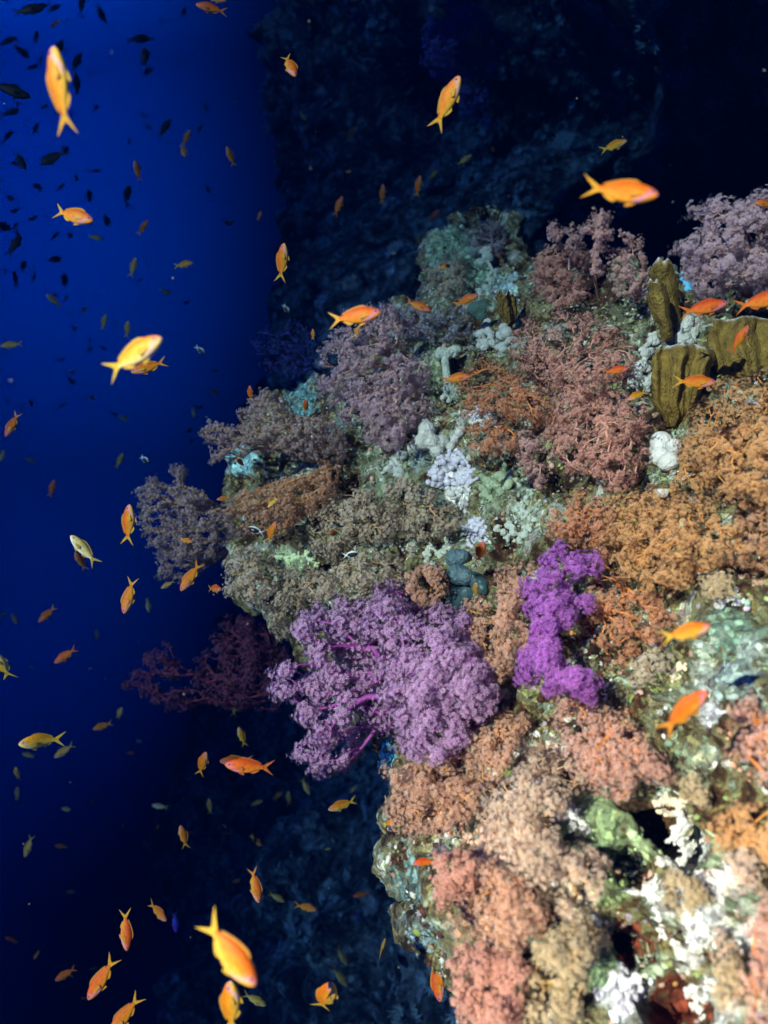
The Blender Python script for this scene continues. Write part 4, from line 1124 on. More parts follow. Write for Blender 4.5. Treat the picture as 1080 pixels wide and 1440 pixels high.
# ------------------------------------------------------------------ crusts, nodules and tufts nobody could count
rng = np.random.default_rng(99)
tri = FQ
cenf = Vr[tri].mean(1)
zc = cenf @ cF
ppx = 540 + (cenf @ cR) / zc * F_PX
ppy = 720 - (cenf @ cU) / zc * F_PX
fsd = sdist(ppx, ppy, SIL)[0]
vis = (fsd < 4) & (ppx > -20) & (ppx < 1110) & (ppy > 200) & (ppy < 1470)
area = np.linalg.norm(np.cross(Vr[tri[:, 2]] - Vr[tri[:, 0]], Vr[tri[:, 3]] - Vr[tri[:, 1]]), axis=1) * vis
patch = np.clip(.35 + .9 * fbm(cenf, .12, 3, 77), .02, 1)
pr = area * patch
pr /= pr.sum()
fn = np.cross(Vr[tri[:, 2]] - Vr[tri[:, 0]], Vr[tri[:, 3]] - Vr[tri[:, 1]])
fn /= np.linalg.norm(fn, axis=1, keepdims=True) + 1e-12
fn[(fn * cenf).sum(1) > 0] *= -1
PAL = A_([(.34, .36, .22), (.10, .12, .07), (.22, .32, .22), (.62, .62, .54), (.80, .80, .76), (.07, .03, .02), (.46, .30, .20), (.58, .36, .28), (.36, .48, .18), (.16, .06, .03), (.05, .05, .04), (.26, .32, .08), (.50, .42, .52), (.52, .26, .08), (.10, .03, .02)])
growth = Acc()


def pick(nn):
    k = rng.choice(len(tri), nn, p=pr)
    p_ = Vr[tri[k]]
    w = rng.dirichlet(np.ones(4), nn)
    return (p_ * w[:, :, None]).sum(1), fn[k], tri[k][:, 0]


def colours(pos, n_, k=None, jit=.12):
    z = vnoise(pos, .07, 5) * .5 + .5
    ci = np.clip((z * 1.35 - .15) * len(PAL) + rng.normal(0, 1.6, n_), 0, len(PAL) - .01).astype(int)
    c = PAL[ci]
    if k is not None:
        c = np.where(((tw[k] > .42) & (rng.random(n_) < .7))[:, None], tcol[k] * 1.15, c)
    return np.clip(c * (1 + rng.normal(0, jit, (n_, 1))), .01, .92)


pos, dr, k = pick(16000)
V, Fc = ICO1
sz = .0028 + .006 * rng.random(len(pos)) ** 3
Rm = frames(dr, rng.random(len(pos)) * 6)
sq = np.stack([.8 + .6 * rng.random(len(pos)), .8 + .6 * rng.random(len(pos)), .5 + .6 * rng.random(len(pos))], 1)
vv_ = np.einsum('nij,nvj->nvi', Rm, V[None] * sq[:, None]) * sz[:, None, None] * (1 + .15 * rng.normal(size=(len(pos), len(V), 1))) + pos[:, None]
cc_ = np.repeat(colours(pos, len(pos), k), len(V), 0)
growth.add(vv_.reshape(-1, 3), ((np.arange(len(pos)) * len(V))[:, None, None] + Fc[None]).reshape(-1, 3), col=cc_)
pos, dr, k = pick(26000)
v_, f_, tp_ = scatter(FL6, pos + dr * .003, dr + rng.normal(0, .3, dr.shape), (.0028 + .0045 * rng.random(len(pos))) * np.where((tcol[k].mean(1) > .6) & (tw[k] > .4), .4, 1), rng)
growth.add(v_, f_, col=np.repeat(colours(pos, len(pos), k), len(FL6[0]), 0))
# little upright sprigs
pos, dr, k = pick(5000)
dd_ = dr + rng.normal(0, .45, dr.shape)
dd_ /= np.linalg.norm(dd_, axis=1, keepdims=True)
ln = (.006 + .014 * rng.random(len(pos)) ** 2) * np.where((tcol[k].mean(1) > .6) & (tw[k] > .4), .4, 1)
v_, f_ = tubes(pos, pos + dd_ * ln[:, None], ln * .16, ln * .10, 5)
growth.add(v_, f_, col=np.repeat(colours(pos, len(pos), k), 10, 0))
M_GROW = mat_attr('encrusting_growth', .7, .12, 0, .2)
go = link('encrusting_growth', growth.mesh('encrusting_growth', M_GROW))
go['kind'] = 'stuff'
go['label'] = 'small crusts, knobs and tufts covering the reef rock'

# far wall growth
fg = Acc()
cw = VW[FW].mean(1)
aw = np.linalg.norm(np.cross(VW[FW[:, 2]] - VW[FW[:, 0]], VW[FW[:, 3]] - VW[FW[:, 1]]), axis=1)
pw = aw * np.clip(.25 + fbm(cw, .7, 3, 55), .02, 1) / (1 + cw[:, 1] ** 1.2)
k = rng.choice(len(FW), 15000, p=pw / pw.sum())
nfw = np.cross(VW[FW[k, 2]] - VW[FW[k, 0]], VW[FW[k, 3]] - VW[FW[k, 1]])
nfw /= np.linalg.norm(nfw, axis=1, keepdims=True)
nfw[nfw[:, 0] > 0] *= -1
ks = rng.integers(5, 12, len(k))
idx = np.repeat(np.arange(len(k)), ks)
dv = rng.normal(size=(len(idx), 3)) * .8 + nfw[idx] * .8
dv /= np.linalg.norm(dv, axis=1, keepdims=True)
sz = (.02 + .07 * rng.random(len(k)) ** 2)[idx]
v_, f_, tp_ = scatter(FL6, cw[k][idx] + dv * sz[:, None], dv, sz * .5, rng)
gw = np.clip(.15 + .75 * rng.random(len(k)) ** 1.5, 0, 1)[idx]
fg.add(v_, f_, col=np.repeat(np.stack([gw * .8, gw, gw * 1.05], 1), len(FL6[0]), 0))
fo = link('far_growth', fg.mesh('far_growth', M_GROW, smooth=False))
fo['kind'] = 'stuff'
fo['label'] = 'tufts and knobs of coral on the dim far wall'


# ------------------------------------------------------------------ fish
FISH_PAL = {   # back, flank, belly, fins, face stripe
    'orange': ((.46, .085, .004), (.56, .14, .006), (.66, .26, .02), (.85, .40, .03), (.55, .25, .60)),
    'gold': ((.48, .12, .004), (.62, .23, .008), (.76, .46, .06), (.88, .55, .04), (.62, .40, .75)),
    'yellow': ((.62, .24, .010), (.80, .45, .03), (.92, .76, .28), (.88, .62, .05), (.62, .45, .78)),
    'red': ((.46, .07, .005), (.58, .135, .008), (.66, .23, .02), (.76, .20, .02), (.50, .12, .50)),
    'olive': ((.26, .16, .03), (.42, .28, .07), (.58, .46, .2), (.45, .32, .06), (.3, .2, .3)),
    'dark': ((.008, .010, .016), (.014, .02, .028), (.03, .045, .05), (.008, .01, .014), (.02, .03, .04)),
    'blackwhite': ((.72, .78, .80), (.012, .014, .018), (.012, .012, .016), (.6, .66, .7), (.02, .02, .02)),
    'blue': ((.03, .03, .50), (.05, .05, .62), (.10, .08, .55), (.04, .04, .5), (.03, .03, .5)),
    'pale': ((.66, .46, .12), (.86, .70, .32), (.92, .86, .66), (.8, .55, .10), (.5, .4, .6)),
}
SX = A_([.5, .485, .45, .40, .33, .24, .13, .02, -.08, -.17, -.24, -.285, -.31])
ZT = A_([.004, .034, .068, .096, .122, .144, .156, .148, .124, .088, .058, .046, .048])
ZB = A_([-.004, -.026, -.056, -.084, -.112, -.136, -.148, -.138, -.110, -.074, -.048, -.039, -.040])
WD = A_([.003, .022, .038, .050, .060, .065, .064, .055, .042, .028, .016, .010, .006])


def fish_parts(kind, bend, deep=1.0):
    back, flank, belly, fin, stripe = [A_(c) for c in FISH_PAL[kind]]
    parts = {}

    def curve(V):
        V = V.copy()
        t = np.clip(.12 - V[:, 0], 0, 1)
        V[:, 1] += bend * t * t
        h_ = np.clip(V[:, 0] - .2, 0, 1)
        V[:, 1] += bend * .35 * h_ * h_
        V[:, 2] *= 1
        return V

    k = 14
    a = np.arange(k) * 2 * math.pi / k
    ca, sa = np.cos(a), np.sin(a)
    rows = []
    for x, zt, zb, w in zip(SX, ZT * deep, ZB * deep, WD):
        mid, hh = (zt + zb) / 2, (zt - zb) / 2
        rows.append(np.stack([np.full(k, x), np.sign(ca) * np.abs(ca) ** 1.1 * w, mid + np.sign(sa) * np.abs(sa) ** .92 * hh], 1))
    V = np.concatenate(rows)
    i = np.arange(len(SX) * k).reshape(len(SX), k)
    Fq = np.stack([i[:-1].ravel(), np.roll(i[:-1], -1, 1).ravel(), np.roll(i[1:], -1, 1).ravel(), i[1:].ravel()], 1)
    rel = np.tile(sa, len(SX))
    c = np.where(rel[:, None] > .0, flank + (back - flank) * np.clip(rel[:, None] * 1.3, 0, 1), flank + (belly - flank) * np.clip(-rel[:, None] * 1.25, 0, 1))
    xs = V[:, 0]
    if kind == 'blackwhite':
        c = np.where((rel > .55)[:, None], back, flank)
        c = np.where((xs < -.2)[:, None], back, c)
    # face stripe from the eye to the breast
    dstr = np.abs((xs - .40) * .7 + (V[:, 2] - .02 * deep) * -.9 + .0)
    m_ = np.exp(-(dstr / .022) ** 2) * ((xs > .22) & (xs < .47) & (rel < .6))
    c = c * (1 - .75 * m_[:, None]) + stripe * .75 * m_[:, None]
    lip = np.clip((xs - .47) / .03, 0, 1)[:, None]
    c = c * (1 - .5 * lip) + stripe * .5 * lip
    parts['body'] = (curve(V), [Fq, i[0][None, ::-1], i[-1][None]], c)

    def fan(root, tip, n=7, y=0.0, col=None, yt=None):
        """A fin web between a root line and an outer line."""
        root, tip = A_(root), A_(tip)
        t_ = np.linspace(0, 1, n)
        rr = np.stack([np.interp(t_, np.linspace(0, 1, len(root)), root[:, q]) for q in (0, 1)], 1)
        tt_ = np.stack([np.interp(t_, np.linspace(0, 1, len(tip)), tip[:, q]) for q in (0, 1)], 1)
        g = np.stack([rr, rr * .5 + tt_ * .5, tt_], 0)
        yy_ = np.array([y, (y + (yt if yt is not None else y)) / 2, yt if yt is not None else y])
        V_ = np.stack([g[..., 0], np.repeat(yy_[:, None], n, 1), g[..., 1]], -1).reshape(-1, 3)
        th = np.repeat(A_([.006, .004, .0015]), n)[:, None] * A_([[0, 1, 0]])
        nn_ = 3 * n
        Fq_ = grid_faces(n, 3)
        col_ = np.repeat(np.linspace(0, 1, 3), n)[:, None]
        cc2 = (col if col is not None else fin) * (1 - .25 * col_) + A_([.2, .15, .12]) * .25 * col_ * (kind not in ('dark', 'blackwhite'))
        return curve(np.concatenate([V_ + th, V_ - th])), [Fq_, Fq_[:, ::-1] + nn_], np.concatenate([cc2, cc2])

    d_ = deep
    parts['tail_fin'] = fan([(-.295, .042 * d_), (-.30, .02), (-.302, 0), (-.30, -.02), (-.295, -.036 * d_)], [(-.53, .175 * d_), (-.47, .10 * d_), (-.40, .04), (-.375, 0), (-.40, -.04), (-.47, -.10 * d_), (-.53, -.165 * d_)], 11)
    ix = lambda x: np.interp(x, SX[::-1], ZT[::-1]) * d_
    iz = lambda x: np.interp(x, SX[::-1], ZB[::-1]) * d_
    xs_ = [.27, .2, .12, .02, -.08, -.16, -.2]
    parts['dorsal_fin'] = fan([(x, ix(x) - .012) for x in xs_], [(.22, ix(.22) + .022), (.15, ix(.15) + .042), (.07, ix(.07) + .036), (-.03, ix(-.03) + .034), (-.13, ix(-.13) + .036), (-.22, ix(-.22) + .042), (-.26, ix(-.26) + .02)], 9, col=back * .5 + fin * .5)
    parts['anal_fin'] = fan([(-.03, iz(-.03) + .012), (-.10, iz(-.10) + .012), (-.19, iz(-.19) + .010)], [(-.09, iz(-.09) - .045), (-.16, iz(-.16) - .05), (-.24, iz(-.24) - .02)], 6)
    parts['pelvic_fin'] = fan([(.24, iz(.24) + .012), (.19, iz(.19) + .010), (.15, iz(.15) + .010)], [(.16, iz(.16) - .03), (.08, iz(.08) - .05), (.08, iz(.08) - .015)], 5)
    pf = []
    for s in (1, -1):
        pf.append(fan([(.27, .0), (.275, -.025), (.265, -.045)], [(.14, .02), (.09, -.035), (.13, -.075)], 6, y=.062 * s, yt=.076 * s))
    parts['pectoral_fin'] = pf
    ey = []
    for s in (1, -1):
        V_, F_ = ICO2
        c_ = np.where((V_[:, 1] * s > .78)[:, None], A_([.012, .008, .02]), A_([.42, .16, .62]) if kind not in ('dark', 'blackwhite', 'olive') else A_([.06, .06, .06]))
        ey.append((V_ * A_([.023, .011, .023]) + A_([.408, .043 * s, .028 * d_]), [F_], c_))
    parts['eye'] = ey
    return parts


M_FISH = mat_attr('fish_skin', .55, 0, .012, .15)
M_FIN = mat_attr('fish_fin', .5, .45, .012, .2)
FISH_CACHE = {}


def fish_meshes(kind, bend, detailed, deep):
    key = (kind, bend, detailed, deep)
    if key in FISH_CACHE:
        return FISH_CACHE[key]
    pp = fish_parts(kind, bend, deep)
    res = []
    if detailed:
        for nm in ('body', 'tail_fin', 'dorsal_fin', 'anal_fin', 'pelvic_fin'):
            V, Fl, c = pp[nm]
            res.append((nm, mk_mesh(nm, V, Fl, M_FISH if nm == 'body' else M_FIN, {'col': c})))
        for nm in ('pectoral_fin', 'eye'):
            for V, Fl, c in pp[nm]:
                res.append((nm, mk_mesh(nm, V, Fl, M_FISH if nm == 'eye' else M_FIN, {'col': c})))
    else:
        acc = Acc()
        for nm in ('body', 'tail_fin', 'dorsal_fin', 'anal_fin', 'pelvic_fin'):
            V, Fl, c = pp[nm]
            acc.add(V, Fl, col=c)
        res.append(('fish', acc.mesh('fish', M_FISH)))
    FISH_CACHE[key] = res
    return res


def place_fish(x, y, ln, ang, kind, label, phi=0, dors=None, bend=0, L=.085, roll=0, d=None, group=None, name='reef_fish', deep=1.0, detailed=None, cat='fish'):
    """x, y centre and ln length in photo pixels; ang heading in the picture (0 right, 90 up); phi turns the nose to (+) or from (-) the viewer."""
    ph = math.radians(phi)
    dist = d or L * max(math.cos(ph), .3) * F_PX / ln
    size = L if d is None else ln * d / F_PX / max(math.cos(ph), .3)
    a = math.radians(ang)
    hd = math.cos(ph) * (math.cos(a) * RGT + math.sin(a) * UPV) - math.sin(ph) * FWD
    if dors is None:
        dors = ang + 90 if math.cos(a) >= 0 else ang - 90
    b = math.radians(dors)
    up = math.cos(b) * RGT + math.sin(b) * UPV
    up = (up - hd * up.dot(hd)).normalized()
    if roll:
        up = Matrix.Rotation(math.radians(roll), 3, hd) @ up
    left = up.cross(hd)
    M = Matrix(((hd.x, left.x, up.x), (hd.y, left.y, up.y), (hd.z, left.z, up.z))).to_4x4() @ Matrix.Scale(size, 4)
    M.translation = Vector(P(x, y, dist))
    detailed = (ln >= 24) if detailed is None else detailed
    ms = fish_meshes(kind, bend, detailed, deep)
    if detailed:
        root = link(name, None)
        root.empty_display_size = .05
        for nm, me_ in ms:
            link(nm, me_, root)
    else:
        root = link(name, ms[0][1])
    root.matrix_world = M
    tag(root, label, cat, group or 'orange fish swarming off the reef')
    return root


PF = place_fish
# big ones near the camera
PF(84, 126, 103, 92, 'gold', 'large golden fish swimming straight up at the upper left', phi=15, dors=175, bend=.10, name='anthias', roll=-15)
PF(103, 303, 66, -20, 'orange', 'bright orange fish heading down right at the upper left', phi=12, bend=.15, name='anthias')
PF(188, 500, 97, 27, 'yellow', 'brilliant yellow white fish at left, head up right', phi=12, bend=.12, name='anthias')
PF(209, 516, 50, 200, 'orange', 'brownish orange fish tucked under the brilliant yellow one', phi=8, name='anthias', dors=110)
PF(499, 445, 74, 5, 'orange', 'orange fish facing right in front of the dusky lilac coral fan', phi=12, bend=.12, name='anthias')
PF(873, 270, 102, -10, 'orange', 'large orange fish gliding right in the black water at upper right', phi=8, bend=-.12, name='anthias')
PF(629, 144, 70, 62, 'gold', 'orange yellow fish climbing steeply before the far cave', phi=15, dors=152, bend=.1, name='anthias')
PF(397, 369, 48, 80, 'gold', 'orange fish with a yellow edge climbing at upper centre left', phi=20, dors=170, bend=-.1, name='anthias')
PF(408, 92, 46, -68, 'orange', 'orange red fish diving at the top, yellow head end', phi=20, dors=20, bend=.1, name='anthias')
PF(322, 1340, 108, -42, 'gold', 'large glowing golden fish diving right near the bottom', phi=15, dors=48, bend=.18, name='anthias', deep=1.12)
PF(325, 1416, 86, 88, 'gold', 'orange golden fish rising from the bottom edge, purple eye', phi=12, dors=178, name='anthias')
PF(458, 1403, 66, 72, 'gold', 'broad golden fish turning at the bottom, second from the reef', phi=25, dors=160, bend=.2, name='anthias', deep=1.25)
PF(615, 1376, 56, -82, 'orange', 'deep orange fish hanging head down beside the lowest reef edge', phi=15, dors=190, name='anthias')
PF(962, 1000, 84, 48, 'orange', 'orange fish with long yellow forked tail at lower right', phi=12, bend=-.16, name='anthias', L=.066)
PF(965, 889, 66, 18, 'gold', 'yellow orange fish gliding right over the pebbles', phi=10, name='anthias', bend=.1, L=.052)
PF(990, 433, 62, 10, 'red', 'red orange fish in front of the ridged plate coral, lower of two', phi=10, name='anthias', d=1.32)
PF(1070, 424, 66, 12, 'red', 'red orange fish cut by the right edge beside the mauve bush', phi=10, name='anthias', d=1.2)
PF(1040, 477, 40, 62, 'red', 'red orange fish climbing in front of the ridged plate coral', phi=15, dors=152, name='anthias', d=1.35)
PF(977, 537, 54, -4, 'orange', 'slim orange fish facing right before the folded plate coral', phi=12, name='anthias', d=1.35)
PF(1076, 287, 34, 180, 'red', 'red fish poking in at the right edge over the mauve bush', phi=15, name='anthias', d=1.4)
PF(655, 422, 36, 20, 'orange', 'small orange fish over the brain coral on the crest', phi=15, name='anthias', d=2.0, bend=.15)
PF(588, 430, 38, -25, 'red', 'dull red fish over the bluish sprigs', phi=10, name='anthias', d=2.0)
PF(641, 532, 40, 6, 'red', 'red orange fish facing right above the white lumps in mid reef', phi=15, name='anthias', d=1.7)
PF(866, 521, 34, 8, 'red', 'faint red orange fish half hidden at the dusty pink thicket', phi=10, name='anthias', d=1.42)
PF(896, 556, 32, 205, 'gold', 'small yellow orange fish under the lower white knobs', phi=15, name='anthias', d=1.38)
PF(676, 776, 30, 85, 'red', 'stubby red fish hovering upright under the lavender sponge', phi=35, dors=170, name='anthias', d=1.42, deep=1.2)
PF(669, 830, 24, 95, 'olive', 'little olive orange fish above the peach coral', phi=35, dors=175, name='anthias', d=1.38)
PF(181, 737, 56, 82, 'gold', 'orange fish with yellow tail rising left of the outermost brown coral', phi=12, dors=172, bend=-.1, name='anthias')
PF(118, 773, 50, 125, 'pale', 'whitish yellow fish with head up left, lower left water', phi=20, dors=35, bend=.15, name='anthias')
PF(113, 789, 28, 105, 'orange', 'orange fish hiding behind the whitish yellow fish', phi=30, name='anthias', dors=15)
PF(181, 838, 50, -100, 'orange', 'orange fish diving straight down with forked tail above', phi=12, dors=170, name='anthias')
PF(268, 811, 47, -122, 'orange', 'orange fish diving left below the outermost brown coral', phi=10, dors=148, name='anthias')
PF(302, 828, 24, 5, 'orange', 'small orange fish seen head on right of the diving one', phi=45, name='anthias', d=1.9)
PF(236, 822, 20, 210, 'olive', 'small tan fish left of the diving orange fish', phi=15, name='anthias', d=2.0, detailed=True)
PF(66, 864, 30, 225, 'orange', 'dim orange fish diving left in the lower left water', phi=10, name='anthias')
PF(92, 922, 36, 215, 'red', 'dim dark red fish heading down left, left of the plum coral', phi=5, name='anthias')
PF(2, 935, 46, 100, 'yellow', 'yellow fish cut off by the left edge', phi=35, dors=190, name='anthias', deep=1.2)
PF(58, 1042, 44, 175, 'yellow', 'pale yellow orange fish facing the viewer at lower left', phi=40, bend=.25, name='anthias', deep=1.15)
PF(90, 1056, 32, 215, 'olive', 'olive yellow fish right of the pale yellow orange one', phi=5, name='anthias')
PF(144, 1021, 28, 198, 'orange', 'dim orange fish heading left below the plum coral', phi=5, name='anthias')
PF(285, 1074, 40, 70, 'orange', 'orange fish with yellow tail climbing beside the red pair', phi=18, dors=160, name='anthias')
PF(332, 1070, 44, 178, 'orange', 'upper fish of the overlapping orange red pair', phi=10, name='anthias', L=.105)
PF(350, 1078, 66, 172, 'red', 'lower and longer fish of the overlapping orange red pair', phi=8, name='anthias', bend=-.1)
PF(481, 1132, 40, 195, 'gold', 'golden fish facing left off the lower reef edge', phi=12, name='anthias')
PF(258, 1176, 36, 98, 'orange', 'pinkish orange fish rising with yellow tail in the lower water', phi=15, dors=10, bend=.15, name='anthias')
PF(359, 1245, 46, -75, 'orange', 'orange red fish diving in the lower water, tail up left', phi=12, dors=15, name='anthias')
PF(222, 1282, 34, -25, 'orange', 'orange fish heading down right near the bottom', phi=30, name='anthias')
PF(177, 1308, 52, -82, 'orange', 'yellow orange fish hanging head down near the bottom left', phi=12, dors=8, name='anthias')
PF(143, 1376, 62, -122, 'orange', 'orange fish diving left with tail up right, bottom left', phi=10, dors=148, name='anthias')
PF(176, 1427, 60, -130, 'orange', 'orange fish half below the bottom edge, yellow tail showing', phi=10, dors=140, name='anthias')
PF(358, 1406, 36, -22, 'olive', 'dull olive fish right of the rising golden one at the bottom', phi=5, name='anthias', bend=.1)
PF(537, 1338, 44, 76, 'olive', 'thin fish seen from below with a pale blue line, near the lowest reef', phi=10, roll=80, name='anthias')
PF(481, 1345, 28, -55, 'olive', 'dim brownish fish above the broad golden one', phi=10, name='anthias', L=.11)
PF(478, 1374, 32, -45, 'olive', 'dim orange brown fish touching the broad golden one', phi=10, name='anthias', L=.12)
PF(430, 1276, 32, -8, 'orange', 'slim orange fish heading right in the dark lower water', phi=8, name='anthias')
PF(389, 1262, 26, -25, 'olive', 'slim brown fish left of the slim orange one', phi=5, name='anthias')
PF(508, 1258, 24, 190, 'red', 'little red fish with thin tail in the dark lower water', phi=5, name='anthias')
PF(550, 1156, 26, 30, 'orange', 'orange fish touching the lower reef edge', phi=10, name='anthias', d=1.3)
PF(597, 1212, 34, 185, 'red', 'curved red orange fish against the blue grey reef edge', phi=5, name='anthias', d=1.12, bend=.4)
PF(297, 12, 40, 178, 'red', 'orange red fish cut by the top edge, lower of two', phi=18, name='anthias')
PF(303, -2, 34, -20, 'red', 'red fish mostly above the top edge', phi=10, name='anthias')
PF(863, 205, 38, 18, 'gold', 'dim orange fish above the large orange one at upper right', phi=8, name='anthias')
PF(262, 194, 24, 60, 'orange', 'upper one of two small orange fish crossing at upper left', phi=10, name='anthias')
PF(258, 212, 24, -70, 'orange', 'lower one of two small orange fish crossing at upper left', phi=20, name='anthias')
PF(193, 240, 26, 100, 'red', 'reddish brown fish near the dark ones at upper left', phi=15, dors=20, name='anthias')
PF(324, 220, 26, 110, 'orange', 'small orange fish before the edge of the far wall', phi=15, dors=20, name='anthias')
PF(201, 320, 25, 50, 'orange', 'small brown orange fish climbing right below the bright orange one', phi=10, name='anthias')
PF(258, 372, 28, 8, 'gold', 'small tan orange fish heading right at left centre', phi=8, name='anthias')
PF(187, 376, 28, 70, 'olive', 'brownish fish climbing at left centre', phi=8, dors=160, name='anthias')
PF(75, 422, 24, 140, 'olive', 'brown fish with head up left at left centre', phi=10, name='anthias')
PF(16, 485, 30, 188, 'olive', 'olive fish heading left at the left edge', phi=5, name='anthias')
PF(17, 597, 38, -112, 'orange', 'orange brown fish diving at the left edge', phi=10, dors=158, name='anthias')
PF(73, 687, 26, 70, 'red', 'red brown fish climbing left of the outermost brown coral', phi=8, dors=160, name='anthias')
PF(168, 648, 24, 60, 'olive', 'olive fish climbing above the outermost brown coral', phi=8, name='anthias')
PF(588, 262, 28, 78, 'orange', 'small orange fish rising before the far wall, higher of two', phi=12, dors=168, name='anthias')
PF(538, 273, 26, 85, 'orange', 'small orange fish rising before the far wall, lower of two', phi=12, dors=175, name='anthias')
PF(476, 290, 28, 65, 'red', 'small violet red fish rising before the far wall', phi=12, dors=155, name='anthias')
PF(653, 225, 24, 30, 'olive', 'small tan fish below the orange yellow climbing one', phi=12, name='anthias')
PF(382, 748, 32, 65, 'orange', 'pinkish orange fish between brown corals on the left flank', phi=15, dors=155, name='anthias', d=1.62)
PF(40, 1190, 30, -105, 'olive', 'dim olive fish hanging head down at the lower left', phi=8, dors=160, name='anthias')
PF(92, 1370, 32, 210, 'red', 'very dim red fish near the bottom left corner', phi=5, name='anthias')
PF(295, 1134, 24, 92, 'olive', 'dim olive fish upright in the lower dark water', phi=10, dors=180, name='anthias')
PF(340, 1036, 30, 105, 'gold', 'yellow fish rising right below the plum coral', phi=10, dors=15, name='anthias')
PF(330, 996, 24, 80, 'olive', 'tan fish upright at the lower edge of the plum coral', phi=10, dors=170, name='anthias')
PF(430, 1106, 24, -60, 'olive', 'olive fish just below the lilac purple coral tip', phi=10, name='anthias')
PF(406, 1122, 22, 92, 'olive', 'dim tan fish upright below the lilac purple coral', phi=10, dors=180, name='anthias', detailed=True)
PF(391, 1119, 18, 45, 'orange', 'tiny dim orange fish left of the upright tan one', phi=20, name='anthias')
PF(361, 1129, 20, 25, 'olive', 'tiny olive fish farther left below the lilac purple coral', phi=10, name='anthias')
PF(360, 1182, 22, -40, 'orange', 'tiny orange fish midway down the lower water', phi=10, name='anthias')
PF(246, 1297, 26, -80, 'blue', 'dim violet blue fish beside the orange one near the bottom', phi=10, name='anthias')
PF(505, 1291, 18, -60, 'blue', 'vivid little ultramarine fish in the dark lower water', phi=10, name='blue_damselfish')
PF(486, 1142, 14, 20, 'blue', 'ultramarine speck of a fish under the golden one', phi=10, name='blue_damselfish')
PF(225, 1134, 22, 168, 'pale', 'thin whitish fish alone in the lower water', phi=5, roll=50, name='anthias')
PF(245, 952, 16, 140, 'yellow', 'tiny bright yellow fish before the plum coral', phi=20, name='anthias')
PF(352, 553, 20, 88, 'orange', 'small orange fish upright on the tip of the fuzzy armed coral', phi=25, dors=175, name='anthias', d=1.85)
PF(430, 571, 16, 80, 'orange', 'tiny orange fish head on in the turquoise hollow', phi=50, name='anthias', d=1.8)
PF(314, 701, 18, 190, 'orange', 'tiny tan fish under the fuzzy armed coral', phi=10, name='anthias', d=1.9)
PF(262, 760, 20, -12, 'orange', 'tiny orange fish in front of the outermost brown coral', phi=10, name='anthias', d=1.9)
PF(336, 648, 20, -45, 'red', 'tiny red brown fish beside the turquoise crust', phi=10, name='anthias', d=1.85)
PF(383, 707, 18, -130, 'yellow', 'tiny yellow and dark fish on the left flank', phi=20, name='anthias', d=1.7)
PF(470, 750, 14, 180, 'orange', 'tiny orange fish seen head on in the grey coral', phi=50, name='anthias', d=1.55)
PF(440, 470, 14, 88, 'gold', 'tiny golden fish left of the dusky lilac fan', phi=15, name='anthias', d=2.0)
PF(502, 466, 18, 65, 'gold', 'tiny golden fish just under the orange one at the lilac fan', phi=15, name='anthias', d=1.75)
PF(594, 287, 14, 175, 'gold', 'tiny yellow fish beside the two rising before the far wall', phi=10, name='anthias')
PF(611, 302, 16, 30, 'red', 'tiny red fish facing right before the far wall', phi=40, name='anthias')
PF(590, 338, 18, -70, 'orange', 'tiny orange fish diving towards the reef crest', phi=10, name='anthias')
PF(625, 375, 18, 8, 'orange', 'tiny orange fish on the shaded crest', phi=10, name='anthias', d=2.2)
PF(494, 188, 16, 60, 'orange', 'tiny orange fish below the far cave', phi=30, name='anthias')
PF(426, 163, 18, -50, 'olive', 'tiny yellow fish below the diving orange red one', phi=5, name='anthias')
PF(1048, 198, 14, 30, 'orange', 'tiny orange fish in the black water near the right edge', phi=20, name='anthias')
PF(747, 172, 14, 25, 'olive', 'tiny yellow fish in the black water right of the climbing one', phi=10, name='anthias')
PF(804, 8, 18, -60, 'red', 'faint red fish near the top in the black water', phi=15, name='anthias')
PF(736, 4, 24, 20, 'red', 'faint red fish at the very top edge of the black water', phi=15, name='anthias')
# black and white damsels
BW = 'black and white damselfish by the reef'
PF(203, 646, 16, -35, 'blackwhite', 'black and white fish left above the outermost brown coral', phi=25, name='damselfish', deep=1.35, group=BW, d=2.4)
PF(281, 492, 18, -40, 'blackwhite', 'black and white fish in open water right of the yellow white one', phi=10, name='damselfish', deep=1.2, group=BW, d=2.6)
PF(402, 434, 16, -60, 'blackwhite', 'black and white fish before the dim wall at upper centre', phi=15, name='damselfish', deep=1.2, group=BW, d=2.6)
PF(360, 746, 24, 160, 'blackwhite', 'black fish with white tail between brown corals on the left flank', phi=5, name='damselfish', deep=1.2, group=BW, d=1.62)
PF(493, 780, 22, 10, 'blackwhite', 'black fish in the grey coral over the lilac purple coral', phi=5, name='damselfish', deep=1.25, group=BW, d=1.5)

